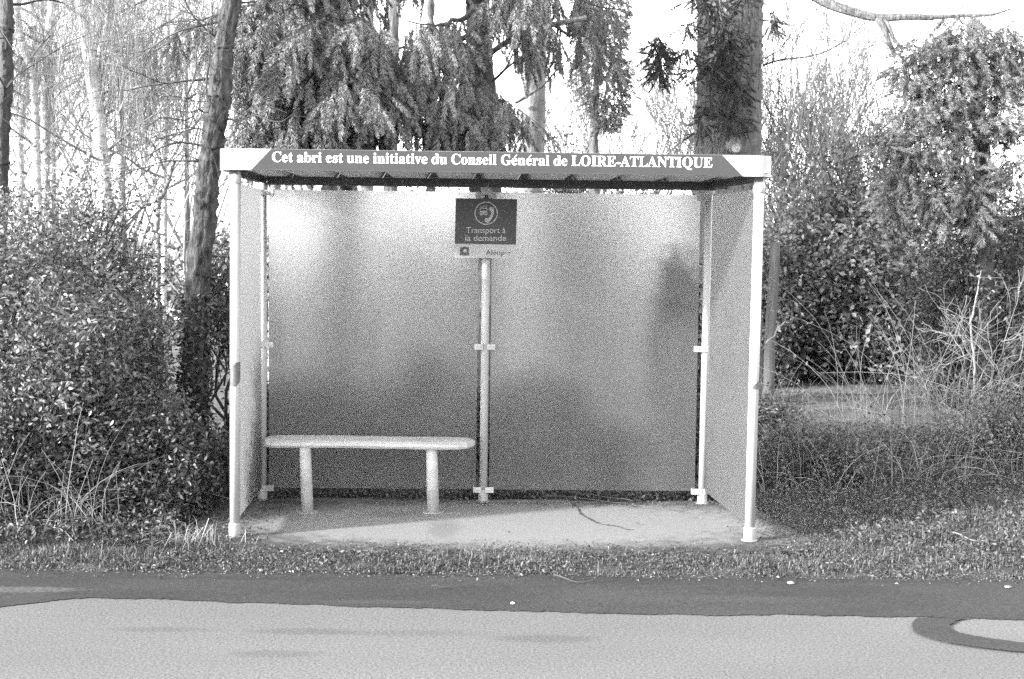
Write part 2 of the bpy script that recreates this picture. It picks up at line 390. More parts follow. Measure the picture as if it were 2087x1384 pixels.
def surface(name, v, rough, stains, speck, fine, var=.1, scale=1.2, stretch=(1, 1, 1), bump=.25, agg=None):
    """stains: list of (loc, rad, soft, wob, value, strength)"""
    m = bpy.data.materials.new(name); t = nodes(m); N = t.nodes; Lk = t.links
    out = N.new('ShaderNodeOutputMaterial'); p = N.new('ShaderNodeBsdfPrincipled'); p.inputs['Roughness'].default_value = rough; p.inputs['Specular IOR Level'].default_value = .25
    Lk.new(p.outputs[0], out.inputs[0])
    tc = N.new('ShaderNodeTexCoord'); mp = N.new('ShaderNodeMapping'); mp.inputs['Scale'].default_value = stretch; Lk.new(tc.outputs['Object'], mp.inputs[0])
    nz = N.new('ShaderNodeTexNoise'); nz.inputs['Scale'].default_value = scale; nz.inputs['Detail'].default_value = 9; nz.inputs['Roughness'].default_value = .6; Lk.new(mp.outputs[0], nz.inputs[0])
    mr = N.new('ShaderNodeMapRange'); mr.inputs[1].default_value = .3; mr.inputs[2].default_value = .7; mr.inputs[3].default_value = v * (1 - var); mr.inputs[4].default_value = v * (1 + var); Lk.new(nz.outputs[0], mr.inputs[0])
    cur = mr.outputs[0]
    for loc, rad, soft, wob, val, stg in stains:
        k = mask_nodes(N, Lk, tc, loc, rad, soft, wob, 22.0 if rad[1] < .1 else 9.0)
        ks = N.new('ShaderNodeMath'); ks.operation = 'MULTIPLY'; ks.inputs[1].default_value = stg; Lk.new(k, ks.inputs[0])
        mx = N.new('ShaderNodeMix'); mx.data_type = 'FLOAT'; Lk.new(ks.outputs[0], mx.inputs[0]); Lk.new(cur, mx.inputs[2]); mx.inputs[3].default_value = val
        cur = mx.outputs[0]
    vo = N.new('ShaderNodeTexNoise'); vo.inputs['Scale'].default_value = fine; vo.inputs['Detail'].default_value = 2; vo.inputs['Roughness'].default_value = .9; Lk.new(tc.outputs['Object'], vo.inputs[0])
    a = N.new('ShaderNodeMapRange'); a.inputs[1].default_value = .35; a.inputs[2].default_value = .65; a.inputs[3].default_value = 1 - speck; a.inputs[4].default_value = 1 + speck; Lk.new(vo.outputs[0], a.inputs[0])
    mu = N.new('ShaderNodeMath'); mu.operation = 'MULTIPLY'; Lk.new(cur, mu.inputs[0]); Lk.new(a.outputs[0], mu.inputs[1])
    Lk.new(mu.outputs[0], p.inputs['Base Color'])
    b = N.new('ShaderNodeBump'); b.inputs['Strength'].default_value = bump; b.inputs['Distance'].default_value = .004; Lk.new(vo.outputs[0], b.inputs['Height']); Lk.new(b.outputs[0], p.inputs['Normal'])
    return m
def st(px, py, rx, ry, soft, wob, val, stg):
    g = gnd(px, py); return ((g[0], g[1]), (rx, ry), soft, wob, val, stg)
M['ground'] = surface('earth', .045, .95, [], .45, 70, .55, 1.3, bump=.8)
M['road'] = surface('worn_asphalt', .112, .85, [st(620, 1287, .22, .05, .9, .6, .065, .55), st(1110, 1302, .20, .06, .9, .6, .065, .55), st(560, 1333, .17, .05, .9, .6, .07, .5),
      st(330, 1283, .20, .04, 1, .4, .07, .5), st(830, 1290, .3, .05, 1.2, .4, .075, .45)], .42, 82, .12, .9, (.35, 1, 1), bump=.35)
M['strip'] = surface('dark_asphalt', .030, .85, [st(45, 1203, .28, .055, .5, .5, .070, .8), st(1480, 1222, .5, .06, 1.2, .5, .045, .6), st(770, 1228, .25, .03, .8, .6, .045, .6), st(1720, 1185, .6, .04, .9, .6, .02, .6), st(500, 1180, .6, .04, .9, .6, .02, .6)], .45, 82, .35, 1.6, (.5, 1, 1), bump=.4)
CW = gnd(1010, 1075)
M['concrete'] = surface('concrete', .40, .85, [], .12, 120, .14, 2.0)
# dirt creeping in from every side of the slab
def concrete():
    m = surface('concrete_slab', .06, .9, [((CW[0] + .05, -.66), (1.66, .70), .6, .30, .175, 1.0), st(800, 1052, .16, .10, .9, .4, .08, .4), st(905, 1082, .09, .25, .9, .4, .09, .45)], .13, 110, .3, 3.0)
    return m
M['slab'] = concrete()

def axis(segs):
    o = []
    for a, b, s in segs: o += list(np.arange(a, b, s))
    return np.array(o + [segs[-1][1]])
gx = axis([(-400, -100, 75), (-100, -20, 20), (-20, -7, 1.3), (-7, 7, .07), (7, 20, 1.3), (20, 100, 20), (100, 400, 75)])
gy = axis([(-400, -40, 90), (-40, -6, 5), (-6, -2.1, .6), (-2.1, 5, .07), (5, 16, .25), (16, 60, 4), (60, 400, 80)])
def hgt(x, y):
    h = .012 * np.sin(x * 3.1 + 1) * np.cos(y * 2.7) + .008 * np.sin(x * 9 + y * 7) + .006 * np.sin(x * 17 - y * 13)
    f = np.clip((y + 2.0) / .35, 0, 1)
    slabm = np.clip(1 - np.maximum(np.abs(x - .1) - 1.75, np.maximum(-1.50 - y, y - .05)) / .25, 0, 1)
    swell = .10 * np.clip((x - 1.9) / 1.5, 0, 1) * np.clip((y + 1.5) / 2.0, 0, 1) * np.clip((9 - y) / 4, 0, 1)
    return -.012 + (h + .018 + swell) * f * (1 - slabm)
X, Y = np.meshgrid(gx, gy, indexing='ij')
V = np.stack([X, Y, hgt(X, Y)], -1).reshape(-1, 3)
ni, nj = X.shape; I = (np.arange(ni - 1)[:, None] * nj + np.arange(nj - 1)[None]).ravel()
tag(MB().add(V, np.stack([I, I + nj, I + nj + 1, I + 1], 1)).build('ground', M['ground'], smooth=True), kind='structure')

rng = np.random.default_rng(1)
xs = np.arange(-60, 60.1, .06 * 4)
xs = np.concatenate([np.arange(-60, -5, 5), np.arange(-5, 5, .02), np.arange(5, 60.1, 5)])
edge = -1.985 + .018 * np.sin(xs * 5) + .012 * np.sin(xs * 13 + 1) + .010 * rng.normal(size=len(xs)) - .012 * xs.clip(-4, 4)
mb = MB(); n = len(xs)
mb.add(np.concatenate([np.stack([xs, edge, edge * 0], 1), np.stack([xs, xs * 0 - 14, xs * 0], 1)]), np.stack([np.arange(n - 1) + n, np.arange(n - 1) + n + 1, np.arange(n - 1) + 1, np.arange(n - 1)], 1))
tag(mb.build('road', M['road']), kind='structure')
# pale mown field beyond the undergrowth
fx_ = axis([(-60, -12, 6), (-12, 12, .2), (12, 60, 6)]); fy_ = axis([(0, 12, .25), (12, 90, 6)])
FX_, FY_ = np.meshgrid(fx_, fy_, indexing='ij'); FYY = FY_ + 2.9 + (.25 * np.sin(FX_ * 1.1) + .18 * np.sin(FX_ * 3.7) + .12 * np.sin(FX_ * 8.9 + 1)) * np.clip(1 - FY_, 0, 1)
Vf = np.stack([FX_, FYY, np.maximum(hgt(FX_, FYY), -.005) + .03], -1).reshape(-1, 3); a_, b_ = FX_.shape; I = (np.arange(a_ - 1)[:, None] * b_ + np.arange(b_ - 1)[None]).ravel()
tag(MB().add(Vf, np.stack([I, I + b_, I + b_ + 1, I + 1], 1)).build('field', surface('mown_grass', .095, .95, [], .55, 30, .6, 1.4, (.5, 1.6, 1), bump=1.0), smooth=True), kind='structure')
# the dark strip along the verge; its front edge follows the photograph
ex = [(-60, 1225), (-400, 1262), (0, 1238), (60, 1232), (110, 1225), (150, 1220), (230, 1220), (330, 1223), (420, 1227), (640, 1233), (760, 1238), (900, 1242), (1010, 1246), (1150, 1249), (1400, 1254), (1500, 1256), (1580, 1253), (1640, 1257), (1700, 1257), (1850, 1258), (1900, 1259), (2200, 1266), (2600, 1274)]
ep = np.array([gnd(a, b)[:2] for a, b in ex[1:]])
se = np.interp(xs, ep[:, 0], ep[:, 1], left=ep[0, 1], right=ep[-1, 1]) + .005 * rng.normal(size=len(xs)) + .010 * np.sin(xs * 7.3) * np.sin(xs * 3.1) + .006 * np.sin(xs * 23)
mb = MB(); mb.add(np.concatenate([np.stack([xs, edge - .004, xs * 0 + .004], 1), np.stack([xs, se, xs * 0 + .004], 1)]), np.stack([np.arange(n - 1) + n, np.arange(n - 1) + n + 1, np.arange(n - 1) + 1, np.arange(n - 1)], 1))
tag(mb.build('asphalt_strip', M['strip']), kind='structure')
def smooth_curve(pts, m=8):
    pts = np.array(pts, float); o = []
    for i in range(len(pts) - 1):
        p0 = pts[max(0, i - 1)]; p1 = pts[i]; p2 = pts[i + 1]; p3 = pts[min(len(pts) - 1, i + 2)]
        for t in np.linspace(0, 1, m, endpoint=False):
            o.append(.5 * ((2 * p1) + (-p0 + p2) * t + (2 * p0 - 5 * p1 + 4 * p2 - p3) * t * t + (-p0 + 3 * p1 - 3 * p2 + p3) * t ** 3))
    o.append(pts[-1]); return np.array(o)
oc = smooth_curve([gnd(a, b) for a, b in [(1915, 1261), (1872, 1263), (1859, 1275), (1868, 1292), (1915, 1309), (1990, 1322), (2087, 1332), (2250, 1338)]])
ic = smooth_curve([gnd(a, b) for a, b in [(1985, 1262), (1950, 1268), (1936, 1278), (1946, 1289), (1985, 1299), (2040, 1307), (2120, 1316), (2250, 1322)]])
n = len(oc); V = np.concatenate([oc, ic]); V[:, :2] += .003 * rng.normal(size=(2 * n, 2)); V[:, 2] = .008
tag(MB().add(V, np.stack([np.arange(n - 1), np.arange(n - 1) + 1, np.arange(n - 1) + n + 1, np.arange(n - 1) + n], 1)).build('asphalt_patch', M['strip']), kind='structure')

# concrete slab with a broken outline and its crack
pl = smooth_curve([(-1.62, -1.30), (-1.2, -1.42), (-.6, -1.46), (0, -1.45), (.7, -1.47), (1.3, -1.45), (1.72, -1.40), (1.88, -1.12), (1.82, -.75), (1.76, -.3), (1.70, .05), (1.2, .10), (.5, .12), (0, .08), (-.6, .11), (-1.3, .08), (-1.66, 0), (-1.70, -.6), (-1.62, -1.30)], 8)[:-1]
pl = pl + .010 * rng.normal(size=pl.shape)
slab = tag(prism(MB(), pl, -.06, .012).build('concrete_slab', M['slab']), kind='structure')
cp = smooth_curve([gnd(a, b, .013) for a, b in [(1165, 1026), (1177, 1034), (1183, 1046), (1192, 1053), (1199, 1056), (1213, 1064), (1228, 1069), (1245, 1071), (1262, 1074), (1276, 1079), (1292, 1080)]], 5)
k = len(cp); w = .0055 * (1 + .7 * rng.normal(size=k).clip(-1, 1.5)) * np.sin(np.linspace(.25, 3.0, k)) ** .6 + .0015
d = np.gradient(cp, axis=0); d = norm(d); nrm = np.stack([-d[:, 1], d[:, 0], 0 * d[:, 0]], 1)
V = np.concatenate([cp + nrm * w[:, None], cp - nrm * w[:, None]]); V[:, 2] = .0150
mb = MB().add(V, np.stack([np.arange(k - 1), np.arange(k - 1) + k, np.arange(k - 1) + k + 1, np.arange(k - 1) + 1], 1))
mb.build('crack', mat('crack_dirt', .03, .95, .3, 30), slab)

# ------------------------------------------------------------------ bus shelter
XL, XR, XFL, XFR, DEP = -1.4245, 1.4224, -1.4047, 1.5168, 1.1401
ZT, ZB, ZF = 2.0065, .0928, 2.0715
shelter = thing('bus_shelter', 'open-fronted roadside bus shelter with white posts, frosted panels and a lettered roof edge', 'bus shelter', (0, 0, 0))
def post(x, y, ztop, lean, r=.0285, base='zinc', collar=True, cap=True):
    lx, ly = lean
    p = lathe(MB(), [(r, .05), (r, ztop)], x, y, 28, lean).build('post', M['white'], shelter, True)
    mb = MB(); lathe(mb, [(r * 1.22, .012), (r * 1.22, .085), (r * 1.08, .092)], x, y, 28, lean); mb.build('base_collar', M[base], p, False)
    mb = MB(); lathe(mb, [(r * 1.65, .013), (r * 1.65, .018)], x, y, 28, lean); mb.build('base_flange', M['zinc'], p, False)
    if cap:
        mb = MB(); lathe(mb, [(r * 1.02, ztop - .002), (r * 1.22, ztop + .003), (r * 1.22, ztop + .04), (r * 1.0, ztop + .055), (r * .9, ztop + .09)], x, y, 28, lean); mb.build('cap', M['white'], p, True)
    return p
pfl = post(XFL, -DEP, 2.0, (.003, 0))
pfr = post(XFR, -DEP, 1.985, (.004, 0))
prl = post(XL, 0, 1.99, (.002, 0), .026)
prm = post(0, 0, 2.03, (.001, 0), .026, cap=False)
prr = post(XR, 0, 2.0, (.002, 0), .026)
mb = MB(); lathe(mb, [(.0265, 1.94), (.031, 1.95), (.031, 2.05)], 0, 0, 24); mb.build('cap', M['dark_steel'], prm, True)
# upper part of the middle post: zinc sleeve with four lugs under the beam
# panels
th = .008
PL = [at(548, 600, 0)[0], at(974, 600, 0)[0]]; PR = [at(1001, 600, 0)[0], at(1424, 600, 0)[0]]
for a, b in (PL, PR):
    box(MB(), (a, -.004, ZB), (b, .004, ZT)).build('back_panel', M['glass'], shelter)
def side_panel(xr, xf, y0, y1):
    prism(MB(), [(xf - .004, y0), (xf + .004, y0), (xr + .004, y1), (xr - .004, y1)], ZB, ZT).build('side_panel', M['glass'], shelter)
side_panel(XL - .005, XFL - .001, -DEP + .028, -.035)
side_panel(XR + .020, XFR - .006, -DEP + .028, -.035)
# clamps
def clamp(x0, x1, z, p, y=-.032, m='white', h=.036):
    mb = MB(); box(mb, (x0, y - .006, z - h / 2), (x1, y + .0, z + h / 2)); box(mb, (x0, y + .0, z - h / 2), (x0 + .006, -.0045, z + h / 2)); box(mb, (x1 - .006, y + .0, z - h / 2), (x1, -.0045, z + h / 2))
    for q in (.3, .7):
        xx = x0 + (x1 - x0) * q
        box(mb, (xx - .004, y - .010, z - .004), (xx + .004, y - .006, z + .004))
    mb.build('clamp', M[m], p)
for z in (1.985, 1.02, .095):
    mz = 'white' if z < 1.9 else 'zinc'
    clamp(-.066, -.012, z, prm, m=mz); clamp(.012, .066, z, prm, m=mz)
    clamp(XL - .012, XL + .075, z, prl, m=mz); clamp(XR - .075, XR + .012, z, prr, m=mz)
    for x, y, s in ((XFL, -DEP + .04, 1), (XFR, -DEP + .04, -1)):
        pass
mb = MB(); box(mb, (-.075, -.045, 2.035), (-.035, -.030, 2.07)); box(mb, (.035, -.045, 2.035), (.075, -.030, 2.07)); box(mb, (-.036, -.046, 1.99), (.036, -.036, 2.07)); mb.build('bracket', M['zinc'], prm)
# tape on the front posts
def tape(p, x, y, pts, r):               # pts: (angle deg, z) outline wrapped round the post
    mb = MB(); o = []
    a0 = min(q[0] for q in pts); a1 = max(q[0] for q in pts)
    A = np.linspace(a0, a1, 24); top = [q for q in pts[0]] if False else None
    return mb
def wrap(p, x, y, lo, hi, r=.0292, m='tape', name='tape', k=24):
    """lo / hi: lists of (angle, z) giving the lower and upper edge"""
    A = np.linspace(lo[0][0], lo[-1][0], k); zl = np.interp(A, [q[0] for q in lo], [q[1] for q in lo]); zh = np.interp(A, [q[0] for q in hi], [q[1] for q in hi])
    a = np.radians(A); V = [(x + r * math.cos(t), y + r * math.sin(t), z) for t, z in zip(a, zl)] + [(x + r * math.cos(t), y + r * math.sin(t), z) for t, z in zip(a, zh)]
    MB().add(V, [(i, i + 1, k + i + 1, k + i) for i in range(k - 1)]).build(name, M[m], p)
zt = lambda py: at(478, py, -DEP)[2]
wrap(pfl, XFL + .003, -DEP, [(170, zt(787)), (290, zt(787)), (335, zt(778)), (360, zt(768))], [(170, zt(757)), (230, zt(748)), (290, zt(738)), (360, zt(737))])
zt = lambda py: at(1540, py, -DEP)[2]
wrap(pfr, XFR + .005, -DEP, [(200, zt(793)), (270, zt(793)), (350, zt(793))], [(200, zt(792)), (290, zt(780)), (330, zt(775)), (350, zt(762))])
# roof: corrugated sheet, beams, edge band
FX0, FX1, FY0, FY1 = at(442, 325, -1.22)[0], at(1579, 337, -1.22)[0], -1.22, .14
FZ0, FZ1 = 2.071, 2.188
prof = []; x = FX0 + .03
while x < FX1 - .03:
    prof += [(x, 2.088), (min(x + .20, FX1 - .03), 2.088)]
    if x + .29 < FX1 - .03: prof += [(x + .225, 2.128), (x + .265, 2.128)]
    x += .29
k = len(prof); V = [(a, FY0 + .012, z) for a, z in prof] + [(a, FY1 - .012, z) for a, z in prof] + [(a, FY0 + .012, z + .004) for a, z in prof] + [(a, FY1 - .012, z + .004) for a, z in prof]
MB().add(V, [(i, k + i, k + i + 1, i + 1) for i in range(k - 1)] + [(2 * k + i, 2 * k + i + 1, 3 * k + i + 1, 3 * k + i) for i in range(k - 1)]).build('roof', M['sheet'], shelter)
mb = MB()
box(mb, (FX0 + .10, -.055, 2.036), (FX1 - .13, .02, 2.086)); mb.build('beam', M['dark_steel'], shelter)
for xr, xf in ((XL, XFL), (XR, XFR)):
    prism(MB(), [(xf - .022, -DEP - .03), (xf + .022, -DEP - .03), (xr + .022, -.057), (xr - .022, -.057)], 2.046, 2.0865).build('beam', M['dark_steel'], shelter)
def band(pts, t=.010):                   # closed rounded rectangle band
    a = np.array(pts); d = np.roll(a, -1, 0) - np.roll(a, 1, 0); d = d / np.linalg.norm(d, axis=1)[:, None]; nin = np.stack([-d[:, 1], d[:, 0]], 1)
    b = a + nin * t; k = len(a); mb = MB()
    V = [(p[0], p[1], FZ0) for p in a] + [(p[0], p[1], FZ1) for p in a] + [(p[0], p[1], FZ0) for p in b] + [(p[0], p[1], FZ1) for p in b]
    F = []
    for i in range(k):
        j = (i + 1) % k; F += [(i, j, k + j, k + i), (2 * k + j, 2 * k + i, 3 * k + i, 3 * k + j), (k + i, k + j, 3 * k + j, 3 * k + i), (j, i, 2 * k + i, 2 * k + j)]
    return mb.add(V, F)
R = .11; pts = []
for cx, cy, a0 in ((FX1 - R, FY0 + R, -90), (FX1 - R, FY1 - R, 0), (FX0 + R, FY1 - R, 90), (FX0 + R, FY0 + R, 180)):
    for q in np.linspace(a0, a0 + 90, 18): pts.append((cx + R * math.cos(math.radians(q)), cy + R * math.sin(math.radians(q))))
fascia = band(pts).build('roof_edge', M['white'], shelter)
# grey film across the front with slanted ends
fx = lambda px, py: at(px, py, FY0)
a0, a1, a2, a3 = fx(512, 345)[0], fx(1513, 355)[0], fx(1471, 318)[0], fx(553, 305)[0]
prism_front(MB(), [(a0, FZ0 + .001), (a1, FZ0 + .001), (a2, FZ1 - .001), (a3, FZ1 - .001)], FY0 - .003, FY0 - .0005).build('film', M['fascia'], fascia)
# lower fold of the edge
box(MB(), (a0 + .0, FY0 - .0045, FZ0 + .002), (a1 + .0, FY0 - .0031, FZ0 + .006)).build('trim', M['dark_steel'], fascia)
